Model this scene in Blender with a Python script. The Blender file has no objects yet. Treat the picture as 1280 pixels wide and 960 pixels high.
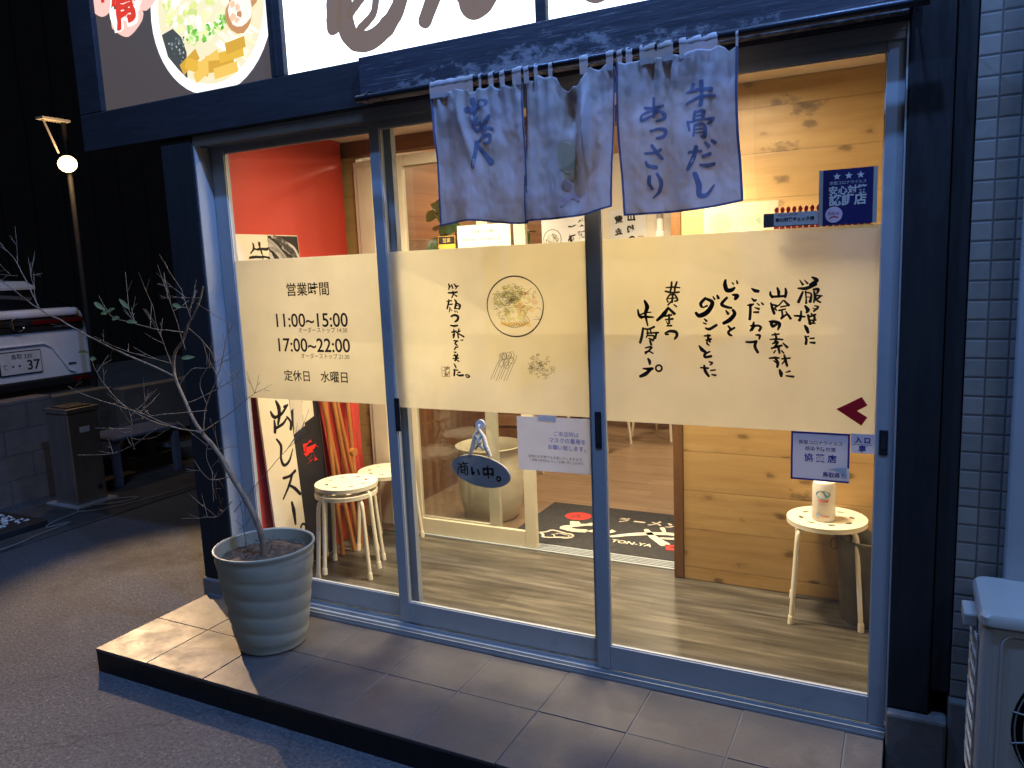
import bpy, bmesh, math, random
from mathutils import Vector, Matrix, noise
R = math.radians
S = bpy.context.scene
COL = S.collection
random.seed(7)

# ---------------------------------------------------------------- camera, sky, lights, exposure
cam = bpy.data.objects.new('camera', bpy.data.cameras.new('camera'))
COL.objects.link(cam)
yaw, pitch, roll = R(-27.328), R(-8.498), R(-2.377)
fw = Vector((math.sin(yaw)*math.cos(pitch), math.cos(yaw)*math.cos(pitch), math.sin(pitch)))
r0 = Vector((math.cos(yaw), -math.sin(yaw), 0)); u0 = r0.cross(fw)
rr = r0*math.cos(roll) + u0*math.sin(roll); uu = -r0*math.sin(roll) + u0*math.cos(roll)
cam.matrix_world = Matrix(((rr.x, uu.x, -fw.x, 0.028), (rr.y, uu.y, -fw.y, -2.667), (rr.z, uu.z, -fw.z, 1.578), (0, 0, 0, 1)))
cam.data.sensor_width = 36; cam.data.lens = 36*965.69/1280
cam.data.clip_start = 0.05; cam.data.clip_end = 400
S.camera = cam

W = bpy.data.worlds.new('World'); S.world = W; W.use_nodes = True
nt = W.node_tree; nt.nodes.clear()
sky = nt.nodes.new('ShaderNodeTexSky'); sky.sky_type = 'NISHITA'; sky.sun_disc = False
sky.sun_elevation = R(-2.5); sky.sun_rotation = R(150)
bg = nt.nodes.new('ShaderNodeBackground'); bg.inputs[1].default_value = 0.15
wo = nt.nodes.new('ShaderNodeOutputWorld')
nt.links.new(sky.outputs[0], bg.inputs[0]); nt.links.new(bg.outputs[0], wo.inputs[0])

def lamp(name, kind, loc, energy, color, size=0.1, aim=None, **k):
    d = bpy.data.lights.new(name, kind); d.energy = energy; d.color = color
    if kind == 'AREA':
        d.shape = k.get('shape', 'SQUARE'); d.size = size
        if 'size_y' in k: d.size_y = k['size_y']
        if 'spread' in k: d.spread = R(k['spread'])
    elif kind == 'SUN': d.angle = R(size)
    else: d.shadow_soft_size = size
    if kind == 'SPOT': d.spot_size = R(k.get('cone', 120)); d.spot_blend = k.get('blend', 0.5)
    o = bpy.data.objects.new(name, d); COL.objects.link(o); o.location = loc
    if aim: o.rotation_euler = (Vector(aim)-Vector(loc)).to_track_quat('-Z', 'Y').to_euler()
    return o
BLUE = (0.19, 0.40, 1.0)
# cool fill added for the parked car and asphalt, standing in for neighbouring lights
lamp('fill_sun', 'SUN', (5, -6, 7.5), 0.45, (0.48, 0.64, 1.0), 14, (0, 0, 0))
# two cool floodlights of the signboard and an added third, over the frame of the photograph
lamp('sign_and_fill_flood', 'SPOT', (-2.0, -0.86, 4.4), 265, BLUE, 0.035, (-1.9, -0.5, 0), cone=165, blend=0.4)
lamp('sign_and_fill_flood', 'SPOT', (-0.3, -0.86, 4.4), 265, BLUE, 0.035, (-0.4, -0.5, 0), cone=165, blend=0.4)
lamp('sign_and_fill_flood', 'SPOT', (1.3, -0.86, 4.4), 240, BLUE, 0.035, (1.0, -0.5, 0), cone=165, blend=0.4)  # added fill, brightens the air conditioner top and the tiled wall

vs = S.view_settings
S.display_settings.display_device = 'sRGB'
vs.view_transform = 'Standard'; vs.look = 'None'; vs.exposure = 0; vs.gamma = 1; vs.use_curve_mapping = False
S.cycles.use_denoising = True
S.cycles.max_bounces = 12; S.cycles.diffuse_bounces = 5; S.cycles.glossy_bounces = 4
S.cycles.transmission_bounces = 8; S.cycles.transparent_max_bounces = 16
S.cycles.sample_clamp_indirect = 4; S.cycles.caustics_reflective = False; S.cycles.caustics_refractive = False

# ---------------------------------------------------------------- materials
def nodes(name):
    m = bpy.data.materials.new(name); m.use_nodes = True
    t = m.node_tree; b = t.nodes['Principled BSDF']
    return m, t, b
def N(t, kind, **k):
    n = t.nodes.new('ShaderNode'+kind)
    for a, v in k.items(): setattr(n, a, v)
    return n
def ramp(t, fac, stops):
    n = N(t, 'ValToRGB'); cr = n.color_ramp
    while len(cr.elements) < len(stops): cr.elements.new(0.5)
    for e, (p, c) in zip(cr.elements, stops):
        e.position = p; e.color = (*c, 1) if len(c) == 3 else c
    t.links.new(fac, n.inputs[0]); return n.outputs[0]
def mapped(t, scale, which='Object', rot=(0, 0, 0)):
    tc = N(t, 'TexCoord'); mp = N(t, 'Mapping'); mp.inputs['Scale'].default_value = scale; mp.inputs['Rotation'].default_value = rot
    t.links.new(tc.outputs[which], mp.inputs[0]); return mp.outputs[0]
def noise_tex(t, vec, scale, detail=4, rough=0.55):
    n = N(t, 'TexNoise'); n.inputs['Scale'].default_value = scale; n.inputs['Detail'].default_value = detail; n.inputs['Roughness'].default_value = rough
    t.links.new(vec, n.inputs['Vector']); return n.outputs[0]
def bump(t, b, height, strength, dist=0.01):
    n = N(t, 'Bump'); n.inputs['Strength'].default_value = strength; n.inputs['Distance'].default_value = dist
    t.links.new(height, n.inputs['Height']); t.links.new(n.outputs[0], b.inputs['Normal'])
def mixc(t, fac, a, b, mode='MIX'):
    n = N(t, 'MixRGB', blend_type=mode)
    for s, v in ((0, fac), (1, a), (2, b)):
        if isinstance(v, (int, float)): n.inputs[s].default_value = v
        elif isinstance(v, tuple): n.inputs[s].default_value = (*v, 1)
        else: t.links.new(v, n.inputs[s])
    return n.outputs[0]
def math_(t, op, a, b=None, clamp=False):
    n = N(t, 'Math', operation=op); n.use_clamp = clamp
    for s, v in ((0, a), (1, b)):
        if v is None: continue
        if isinstance(v, (int, float)): n.inputs[s].default_value = v
        else: t.links.new(v, n.inputs[s])
    return n.outputs[0]
def paint(name, col, rough=0.5, metal=0.0, var=0.12, scale=6, bmp=0.05, bscale=60, dirt=None, dscale=3, dlo=0.5, dhi=0.7, stretch=(1, 1, 1)):
    """plain paint or plastic: tone drifts a little, fine bump, optional patches of dirt or wear"""
    m, t, b = nodes(name)
    v = mapped(t, stretch)
    n = noise_tex(t, v, scale)
    lo = tuple(c*(1-var) for c in col); hi = tuple(min(1, c*(1+var)) for c in col)
    c = ramp(t, n, [(0.3, lo), (0.7, hi)])
    if dirt:
        n2 = noise_tex(t, v, dscale, 8, 0.65)
        f = ramp(t, n2, [(dlo, (0, 0, 0)), (dhi, (1, 1, 1))])
        c = mixc(t, f, c, dirt)
    t.links.new(c, b.inputs['Base Color'])
    rg = ramp(t, noise_tex(t, v, scale*2.3), [(0.3, (rough*0.85,)*3), (0.7, (min(1, rough*1.15),)*3)])
    t.links.new(rg, b.inputs['Roughness']); b.inputs['Metallic'].default_value = metal
    if bmp: bump(t, b, noise_tex(t, v, bscale, 3), bmp, 0.004)
    return m
def glass_mat(name, tint=(0.97, 0.98, 0.98), refl=1.0):
    m = bpy.data.materials.new(name); m.use_nodes = True; t = m.node_tree; t.nodes.clear()
    o = N(t, 'OutputMaterial'); tr = N(t, 'BsdfTransparent'); tr.inputs[0].default_value = (*tint, 1)
    g = N(t, 'BsdfGlossy'); g.inputs['Roughness'].default_value = 0.015; g.inputs[0].default_value = (0.9, 0.95, 1, 1)
    f = N(t, 'Fresnel'); ge = N(t, 'NewGeometry'); t.links.new(math_(t, 'SUBTRACT', 1.5, math_(t, 'MULTIPLY', ge.outputs['Backfacing'], 1.5-1/1.5)), f.inputs[0])
    k = math_(t, 'MULTIPLY', f.outputs[0], refl*0.9)
    mx = N(t, 'MixShader'); t.links.new(k, mx.inputs[0]); t.links.new(tr.outputs[0], mx.inputs[1]); t.links.new(g.outputs[0], mx.inputs[2])
    t.links.new(mx.outputs[0], o.inputs[0]); return m
def sheer(name, col, trans=0.5, dirt=None, dlo=0.5, dhi=0.7, dscale=5, weave=0, spec=0.0):
    """thin sheet that lets light through: paper, film, cloth"""
    m = bpy.data.materials.new(name); m.use_nodes = True; t = m.node_tree; t.nodes.clear()
    o = N(t, 'OutputMaterial'); v = mapped(t, (1, 1, 1))
    n = noise_tex(t, v, 4, 5)
    c = ramp(t, n, [(0.3, tuple(x*0.94 for x in col)), (0.7, tuple(min(1, x*1.04) for x in col))])
    if dirt:
        f = ramp(t, noise_tex(t, v, dscale, 9, 0.62), [(dlo, (0, 0, 0)), (dhi, (1, 1, 1))]); c = mixc(t, f, c, dirt)
    d = N(t, 'BsdfDiffuse'); tl = N(t, 'BsdfTranslucent')
    t.links.new(c, d.inputs[0]); t.links.new(c, tl.inputs[0])
    if weave:
        w = N(t, 'Bump'); w.inputs['Strength'].default_value = weave; w.inputs['Distance'].default_value = 0.003
        t.links.new(noise_tex(t, v, 130, 3), w.inputs['Height'])
        t.links.new(w.outputs[0], d.inputs['Normal'])
    mx = N(t, 'MixShader'); mx.inputs[0].default_value = trans
    t.links.new(d.outputs[0], mx.inputs[1]); t.links.new(tl.outputs[0], mx.inputs[2]); out = mx.outputs[0]
    if spec:
        g = N(t, 'BsdfGlossy'); g.inputs['Roughness'].default_value = 0.25
        m2 = N(t, 'MixShader'); m2.inputs[0].default_value = spec
        t.links.new(out, m2.inputs[1]); t.links.new(g.outputs[0], m2.inputs[2]); out = m2.outputs[0]
    t.links.new(out, o.inputs[0]); return m
def print_mat(name, emit=0.0, trans=0.0, rough=0.5):
    """ink: takes the printed colours from the mesh; emit > 0 only for the backlit sign"""
    m, t, b = nodes(name)
    a = N(t, 'VertexColor', layer_name='ink')
    t.links.new(a.outputs[0], b.inputs['Base Color']); b.inputs['Roughness'].default_value = rough
    b.inputs['Specular IOR Level'].default_value = 0.2
    if emit:
        t.links.new(a.outputs[0], b.inputs['Emission Color']); b.inputs['Emission Strength'].default_value = emit; t.links.new(mixc(t, 0.85, a.outputs[0], (0.01, 0.01, 0.01)), b.inputs['Base Color'])
    if trans:
        out = t.nodes['Material Output']; tl = N(t, 'BsdfTranslucent'); t.links.new(a.outputs[0], tl.inputs[0])
        mx = N(t, 'MixShader'); mx.inputs[0].default_value = trans
        t.links.new(b.outputs[0], mx.inputs[1]); t.links.new(tl.outputs[0], mx.inputs[2]); t.links.new(mx.outputs[0], out.inputs[0])
    return m
def wash_mat(name):
    '''thin colour wash on the film: a stain that filters what lies behind it'''
    m = bpy.data.materials.new(name); m.use_nodes = True; t = m.node_tree; t.nodes.clear()
    o = N(t, 'OutputMaterial'); a = N(t, 'VertexColor', layer_name='ink'); b = N(t, 'BsdfTransparent')
    t.links.new(a.outputs[0], b.inputs[0]); t.links.new(b.outputs[0], o.inputs[0]); return m
def emitter(name, col, s):
    m, t, b = nodes(name); b.inputs['Base Color'].default_value = (*col, 1)
    b.inputs['Emission Color'].default_value = (*col, 1); b.inputs['Emission Strength'].default_value = s
    return m
def wood(name, tones, plank=0.19, along='x', across='z', knots=True, rough=0.5, seam=0.35, grain=1.0, seams_len=1.9):
    """planks of given height running along one axis: grain, knots, seams, a tone per plank"""
    m, t, b = nodes(name)
    tc = N(t, 'TexCoord'); sp = N(t, 'SeparateXYZ'); t.links.new(tc.outputs['Object'], sp.inputs[0])
    A = sp.outputs['xyz'.index(along)]; C = sp.outputs['xyz'.index(across)]
    q = math_(t, 'DIVIDE', C, plank); idx = math_(t, 'FLOOR', q)
    wn = N(t, 'TexWhiteNoise', noise_dimensions='1D'); t.links.new(idx, wn.inputs['W'])
    sh = math_(t, 'MULTIPLY', wn.outputs[0], 7.3)
    A2 = math_(t, 'ADD', A, sh)
    qa = math_(t, 'DIVIDE', A2, seams_len); ia = math_(t, 'FLOOR', qa)
    wn2 = N(t, 'TexWhiteNoise', noise_dimensions='2D'); cv = N(t, 'CombineXYZ'); t.links.new(idx, cv.inputs[0]); t.links.new(ia, cv.inputs[1]); t.links.new(cv.outputs[0], wn2.inputs['Vector'])
    gv = N(t, 'CombineXYZ'); t.links.new(math_(t, 'MULTIPLY', A2, 1.3), gv.inputs[0]); t.links.new(math_(t, 'MULTIPLY', C, 14.0), gv.inputs[1]); t.links.new(idx, gv.inputs[2])
    g1 = noise_tex(t, gv.outputs[0], 1.6, 6, 0.6)
    kv = N(t, 'CombineXYZ'); t.links.new(math_(t, 'MULTIPLY', A2, 3.2), kv.inputs[0]); t.links.new(math_(t, 'MULTIPLY', C, 5.5), kv.inputs[1]); t.links.new(idx, kv.inputs[2])
    c = ramp(t, g1, [(0.25, tones[0]), (0.5, tones[1]), (0.78, tones[2])])
    c = mixc(t, math_(t, 'MULTIPLY', wn2.outputs[0], 0.45), c, tones[0])
    if knots:
        vo = N(t, 'TexVoronoi'); vo.inputs['Scale'].default_value = 1.9; vo.inputs['Randomness'].default_value = 1.0; t.links.new(kv.outputs[0], vo.inputs['Vector'])
        dd = math_(t, 'ADD', vo.outputs['Distance'], math_(t, 'MULTIPLY', math_(t, 'SUBTRACT', noise_tex(t, kv.outputs[0], 5, 5), 0.5), 0.42))
        kf = ramp(t, dd, [(0.06, (1, 1, 1)), (0.13, (0.7, 0.7, 0.7)), (0.19, (0, 0, 0))])
        c = mixc(t, kf, c, tuple(x*0.32 for x in tones[0]))
        vo2 = N(t, 'TexVoronoi'); vo2.inputs['Scale'].default_value = 0.62; t.links.new(kv.outputs[0], vo2.inputs['Vector'])
        d2 = math_(t, 'ADD', vo2.outputs['Distance'], math_(t, 'MULTIPLY', math_(t, 'SUBTRACT', noise_tex(t, kv.outputs[0], 6, 6, .7), 0.5), 0.55))
        c = mixc(t, ramp(t, d2, [(0.0, (.95, .95, .95)), (0.10, (.55, .55, .55)), (0.17, (0, 0, 0))]), c, tuple(x*0.3 for x in tones[0]))
        halo = ramp(t, dd, [(0.1, (0.45, 0.45, 0.45)), (0.33, (0, 0, 0))])
        c = mixc(t, halo, c, tuple(x*0.72 for x in tones[0]))
    fr = math_(t, 'FRACT', q); e = math_(t, 'MINIMUM', fr, math_(t, 'SUBTRACT', 1.0, fr))
    sf = ramp(t, e, [(0.006, (seam,)*3), (0.022, (0, 0, 0))])
    fa = math_(t, 'FRACT', qa); ea = math_(t, 'MINIMUM', fa, math_(t, 'SUBTRACT', 1.0, fa))
    sa = ramp(t, ea, [(0.0006, (seam,)*3), (0.002, (0, 0, 0))])
    sm = mixc(t, 1.0, sf, sa, 'LIGHTEN')
    c = mixc(t, sm, c, tuple(x*0.15 for x in tones[0]))
    t.links.new(c, b.inputs['Base Color'])
    t.links.new(ramp(t, g1, [(0.2, (rough*1.15,)*3), (0.8, (rough*0.85,)*3)]), b.inputs['Roughness'])
    h = math_(t, 'SUBTRACT', math_(t, 'MULTIPLY', g1, 0.4*grain), math_(t, 'MULTIPLY', sm, 1.0))
    bump(t, b, h, 0.35, 0.003)
    return m

# ---------------------------------------------------------------- mesh helpers
ORG = {}
class MB:
    def __init__(s): s.v = []; s.f = []; s.sm = []
    def add(s, vs_, fs_, smooth=False):
        n = len(s.v); s.v += [Vector(p) for p in vs_]; s.f += [tuple(n+i for i in f) for f in fs_]; s.sm += [smooth]*len(fs_); return s
    def box(s, x0, x1, y0, y1, z0, z1, ch=0.0):
        x0, x1 = min(x0, x1), max(x0, x1); y0, y1 = min(y0, y1), max(y0, y1); z0, z1 = min(z0, z1), max(z0, z1)
        if ch <= 0:
            return s.add([(x, y, z) for z in (z0, z1) for y in (y0, y1) for x in (x0, x1)],
                         [(0, 2, 3, 1), (4, 5, 7, 6), (0, 1, 5, 4), (2, 6, 7, 3), (0, 4, 6, 2), (1, 3, 7, 5)])
        ch = min(ch, (x1-x0)*0.45, (y1-y0)*0.45, (z1-z0)*0.45)
        bm = bmesh.new(); bmesh.ops.create_cube(bm, size=1)
        for v in bm.verts: v.co = Vector((x0+(v.co.x+.5)*(x1-x0), y0+(v.co.y+.5)*(y1-y0), z0+(v.co.z+.5)*(z1-z0)))
        bmesh.ops.bevel(bm, geom=bm.edges[:], offset=ch, segments=2, profile=0.5, affect='EDGES')
        bm.verts.index_update(); s.add([v.co.copy() for v in bm.verts], [tuple(v.index for v in f.verts) for f in bm.faces]); bm.free(); return s
    def tube(s, pts, rad, n=10, cap=True, smooth=True):
        pts = [Vector(p) for p in pts]; k = len(pts)
        if not isinstance(rad, (list, tuple)): rad = [rad]*k
        ref = None; rings = []
        for i, p in enumerate(pts):
            d = (pts[min(i+1, k-1)]-pts[max(i-1, 0)]).normalized()
            if ref is None: ref = d.orthogonal().normalized()
            ref = (ref - d*ref.dot(d)).normalized(); o = d.cross(ref)
            rings.append([p+ref*rad[i]*math.cos(2*math.pi*j/n)+o*rad[i]*math.sin(2*math.pi*j/n) for j in range(n)])
        vs_ = [q for r_ in rings for q in r_]; fs_ = []
        for i in range(k-1):
            for j in range(n): fs_.append((i*n+j, i*n+(j+1) % n, (i+1)*n+(j+1) % n, (i+1)*n+j))
        s.add(vs_, fs_, smooth)
        if cap: s.add(rings[0], [tuple(range(n-1, -1, -1))]); s.add(rings[-1], [tuple(range(n))])
        return s
    def lathe(s, prof, c=(0, 0, 0), n=32, wob=None, smooth=True):
        vs_ = []; fs_ = []
        for i, (r_, z) in enumerate(prof):
            for j in range(n):
                a = 2*math.pi*j/n; q = r_ + (wob(a, z) if wob else 0)
                vs_.append((c[0]+q*math.cos(a), c[1]+q*math.sin(a), c[2]+z))
        for i in range(len(prof)-1):
            for j in range(n): fs_.append((i*n+j, i*n+(j+1) % n, (i+1)*n+(j+1) % n, (i+1)*n+j))
        return s.add(vs_, fs_, smooth)
    def disc(s, c, r_, n=32, up=True, z=0):
        return s.add([(c[0]+r_*math.cos(2*math.pi*j/n), c[1]+r_*math.sin(2*math.pi*j/n), c[2]) for j in range(n)], [tuple(range(n)) if up else tuple(range(n-1, -1, -1))])
    def quad(s, a, b, c, d): return s.add([a, b, c, d], [(0, 1, 2, 3)])
    def prism(s, poly, fn, d0, d1):
        """poly in 2D, fn(a, b, d) -> point"""
        n = len(poly); vs_ = [fn(a, b, d0) for a, b in poly]+[fn(a, b, d1) for a, b in poly]
        return s.add(vs_, [tuple(range(n-1, -1, -1)), tuple(range(n, 2*n))]+[(i, (i+1) % n, n+(i+1) % n, n+i) for i in range(n)])
    def build(s, name, mat, parent=None, local=False, col=None):
        off = Vector((0, 0, 0))
        if parent is not None and not local: off = ORG.get(parent.name, Vector((0, 0, 0)))
        me = bpy.data.meshes.new(name); me.from_pydata([tuple(p-off) for p in s.v], [], s.f); me.materials.append(mat)
        me.polygons.foreach_set('use_smooth', s.sm)
        bm = bmesh.new(); bm.from_mesh(me)
        if not getattr(s, 'keep', False): bmesh.ops.recalc_face_normals(bm, faces=bm.faces)
        bm.to_mesh(me); bm.free()
        o = bpy.data.objects.new(name, me); COL.objects.link(o)
        if parent is not None: o.parent = parent
        ORG[o.name] = off.copy() if parent is not None and not local else Vector((0, 0, 0))
        if any(s.sm):
            try:
                me.set_sharp_from_angle(angle=R(40))
            except Exception: pass
        return o
def tag(o, label, cat, group=None, kind=None):
    if label: o['label'] = label
    if cat: o['category'] = cat
    if group: o['group'] = group
    if kind: o['kind'] = kind
    return o
def thing(name, label, cat, loc=(0, 0, 0), rot=0, group=None):
    o = bpy.data.objects.new(name, None); COL.objects.link(o); o.location = loc; o.rotation_euler = (0, 0, rot); o.empty_display_size = 0.1
    ORG[o.name] = Vector(loc); return tag(o, label, cat, group)
def structure(o): o['kind'] = 'structure'; return o
def dup(root, loc, rot, label):
    def cp(o, par):
        c = o.copy(); COL.objects.link(c)
        if par is not None: c.parent = par
        for ch in list(o.children): cp(ch, c)
        return c
    r_ = cp(root, None); r_.location = loc; r_.rotation_euler = (0, 0, rot); r_['label'] = label; return r_

# ---------------------------------------------------------------- lettering
_fc = bpy.data.curves.new('type', 'FONT'); _fc.size = 1; _fo = bpy.data.objects.new('type', _fc); COL.objects.link(_fo)
_gc = {}
def glyph(txt, bold=0.0, res=4):
    """triangles of a typeset string, ink box centred on 0, plus its ink width and height"""
    k = (txt, bold, res)
    if k not in _gc:
        _fc.body = txt; _fc.offset = bold; _fc.resolution_u = res
        bpy.context.view_layer.update(); dg = bpy.context.evaluated_depsgraph_get()
        me = bpy.data.meshes.new_from_object(_fo.evaluated_get(dg), depsgraph=dg)
        vs_ = [(v.co.x, v.co.y) for v in me.vertices]; fs_ = [tuple(p.vertices) for p in me.polygons]
        bpy.data.meshes.remove(me)
        if not vs_: _gc[k] = ([], [], 1, 1)
        else:
            x0 = min(v[0] for v in vs_); x1 = max(v[0] for v in vs_); y0 = min(v[1] for v in vs_); y1 = max(v[1] for v in vs_)
            cx, cy = (x0+x1)/2, (y0+y1)/2
            _gc[k] = ([(x-cx, y-cy) for x, y in vs_], fs_, x1-x0, y1-y0)
    return _gc[k]
def brushed(ch, seed, bold=0.022):
    """a character worked over as with a brush: uneven weight, wandering strokes, ragged ends"""
    vs_, fs_, w, h = glyph(ch, bold, 3)
    bm = bmesh.new(); q = [bm.verts.new((x, y, 0)) for x, y in vs_]
    for f in fs_:
        try: bm.faces.new([q[i] for i in f])
        except ValueError: pass
    for _ in range(2):
        es = [e for e in bm.edges if e.calc_length() > 0.09]
        if es: bmesh.ops.subdivide_edges(bm, edges=es, cuts=1)
    bmesh.ops.triangulate(bm, faces=bm.faces[:])
    o = Vector((seed*3.7, seed*1.9, 0.3))
    for v in bm.verts:
        p = v.co.copy()
        a = noise.noise_vector(p*1.7+o)*0.12 + noise.noise_vector(p*4.2+o*2)*0.055 + noise.noise_vector(p*11+o)*0.022 + noise.noise_vector(p*26+o)*0.008
        v.co.x += a.x + 0.10*p.y*math.sin(seed*2.1); v.co.y += a.y + 0.10*p.x
    bm.verts.index_update(); bm.verts.ensure_lookup_table()
    out = ([(v.co.x, v.co.y) for v in bm.verts], [tuple(v.index for v in f.verts) for f in bm.faces], w, h); bm.free(); return out
def stroke(pts, ws, n=8):
    """brush stroke: smooth centre line with a width at every point -> quads"""
    P = [Vector((p[0], p[1], 0)) for p in pts]
    if not isinstance(ws, (list, tuple)): ws = [ws]*len(P)
    C_ = []; Wd = []
    for i in range(len(P)-1):
        a, b, c, d = P[max(i-1, 0)], P[i], P[i+1], P[min(i+2, len(P)-1)]
        for k in range(n):
            t = k/n
            C_.append(0.5*((2*b)+(c-a)*t+(2*a-5*b+4*c-d)*t*t+(3*b-a-3*c+d)*t**3)); Wd.append(ws[i]*(1-t)+ws[i+1]*t)
    C_.append(P[-1]); Wd.append(ws[-1]); L = []; Rr = []
    for i, p in enumerate(C_):
        d = (C_[min(i+1, len(C_)-1)]-C_[max(i-1, 0)]); d = d.normalized() if d.length > 1e-9 else Vector((1, 0, 0)); o = Vector((-d.y, d.x, 0))*Wd[i]/2
        j = 1+0.10*noise.noise(p*40)
        L.append(p+o*j); Rr.append(p-o*j)
    vs_ = [(p.x, p.y) for p in L+Rr]; m = len(L)
    fs_ = [(i, i+1, m+i+1, m+i) for i in range(m-1)]
    for e, s_ in ((0, -1), (m-1, 1)):     # rounded, slightly ragged ends
        c = C_[e]; rad = Wd[e]/2; d = (C_[1]-C_[0]) if e == 0 else (C_[-1]-C_[-2]); d = d.normalized() if d.length > 1e-9 else Vector((1, 0, 0))
        o = Vector((-d.y, d.x, 0)); b = len(vs_)
        for k in range(7):
            a = math.pi*k/6; q = c + (o*math.cos(a)+d*s_*math.sin(a)*(0.8+0.3*noise.noise(Vector((c.x*90, k*1.7, 0)))))*rad
            vs_.append((q.x, q.y))
        fs_.append(tuple(range(b, b+7)))
    return vs_, fs_
class Print:
    """flat ink on a surface: O + R*a + U*b, layers float fractions of a millimetre in front of each other"""
    def __init__(s, O, Rv=(1, 0, 0), Uv=(0, 0, 1), Nv=(0, -1, 0), gap=0.0004, warp=None):
        s.O, s.R, s.U, s.N = Vector(O), Vector(Rv), Vector(Uv), Vector(Nv); s.v = []; s.f = []; s.c = []; s.k = 1; s.gap = gap; s.warp = warp
    def put(s, vs_, fs_, col, layer=None):
        n = len(s.v); d = s.gap*(s.k if layer is None else layer)
        for a, b in vs_:
            p = s.O+s.R*a+s.U*b+s.N*d
            s.v.append(s.warp(p) if s.warp else p)
        s.f += [tuple(n+i for i in f) for f in fs_]; s.c += [col]*len(fs_)
        return s
    def up(s, k=1): s.k += k; return s
    def rect(s, a0, a1, b0, b1, col): return s.put([(a0, b0), (a1, b0), (a1, b1), (a0, b1)], [(0, 1, 2, 3)], col)
    def poly(s, pts, col): return s.put(pts, [tuple(range(len(pts)))], col)
    def ell(s, a, b, ra, rb, col, n=28, rot=0):
        ca, sa = math.cos(rot), math.sin(rot)
        return s.poly([(a+ra*math.cos(t)*ca-rb*math.sin(t)*sa, b+ra*math.cos(t)*sa+rb*math.sin(t)*ca) for t in [2*math.pi*i/n for i in range(n)]], col)
    def text(s, txt, a, b, h=None, w=None, col=(0.01, 0.01, 0.01), bold=0.0, sx=1.0, align='c'):
        vs_, fs_, gw, gh = glyph(txt, bold)
        k = h/0.76 if h else w/gw
        kx = k*sx
        if w and h: kx = w/gw
        if align == 'l': a += gw*kx/2
        return s.put([(a+x*kx, b+y*k) for x, y in vs_], fs_, col)
    def brush(s, ch, a, b, w, seed, col=(0.01, 0.01, 0.01), bold=0.022, squash=1.0, rot=0):
        vs_, fs_, gw, gh = brushed(ch, seed, bold); k = w/max(gw, 0.35)
        if gh*k > w*1.35: k = w*1.35/gh
        ca, sa = math.cos(rot), math.sin(rot)
        return s.put([(a+(x*ca-y*sa)*k, b+(x*sa+y*ca)*k*squash) for x, y in vs_], fs_, col)
    def line(s, pts, ws, col, n=8):
        v_, f_ = stroke(pts, ws, n); return s.put(v_, f_, col)
    def build(s, name, mat, parent):
        off = ORG.get(parent.name, Vector((0, 0, 0))) if parent else Vector((0, 0, 0))
        me = bpy.data.meshes.new(name); me.from_pydata([tuple(p-off) for p in s.v], [], s.f); me.materials.append(mat)
        ca = me.color_attributes.new('ink', 'FLOAT_COLOR', 'CORNER'); i = 0
        for p, c in zip(me.polygons, s.c):
            for _ in p.vertices: ca.data[i].color = (*c, 1); i += 1
        # all ink faces look along N
        bm = bmesh.new(); bm.from_mesh(me); bm.normal_update()
        if not s.warp:
            fl = [f for f in bm.faces if f.normal.dot(s.N) < 0]
            if fl: bmesh.ops.reverse_faces(bm, faces=fl)
        bm.to_mesh(me); bm.free()
        o = bpy.data.objects.new(name, me); COL.objects.link(o)
        if parent: o.parent = parent
        ORG[o.name] = off; return o

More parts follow.
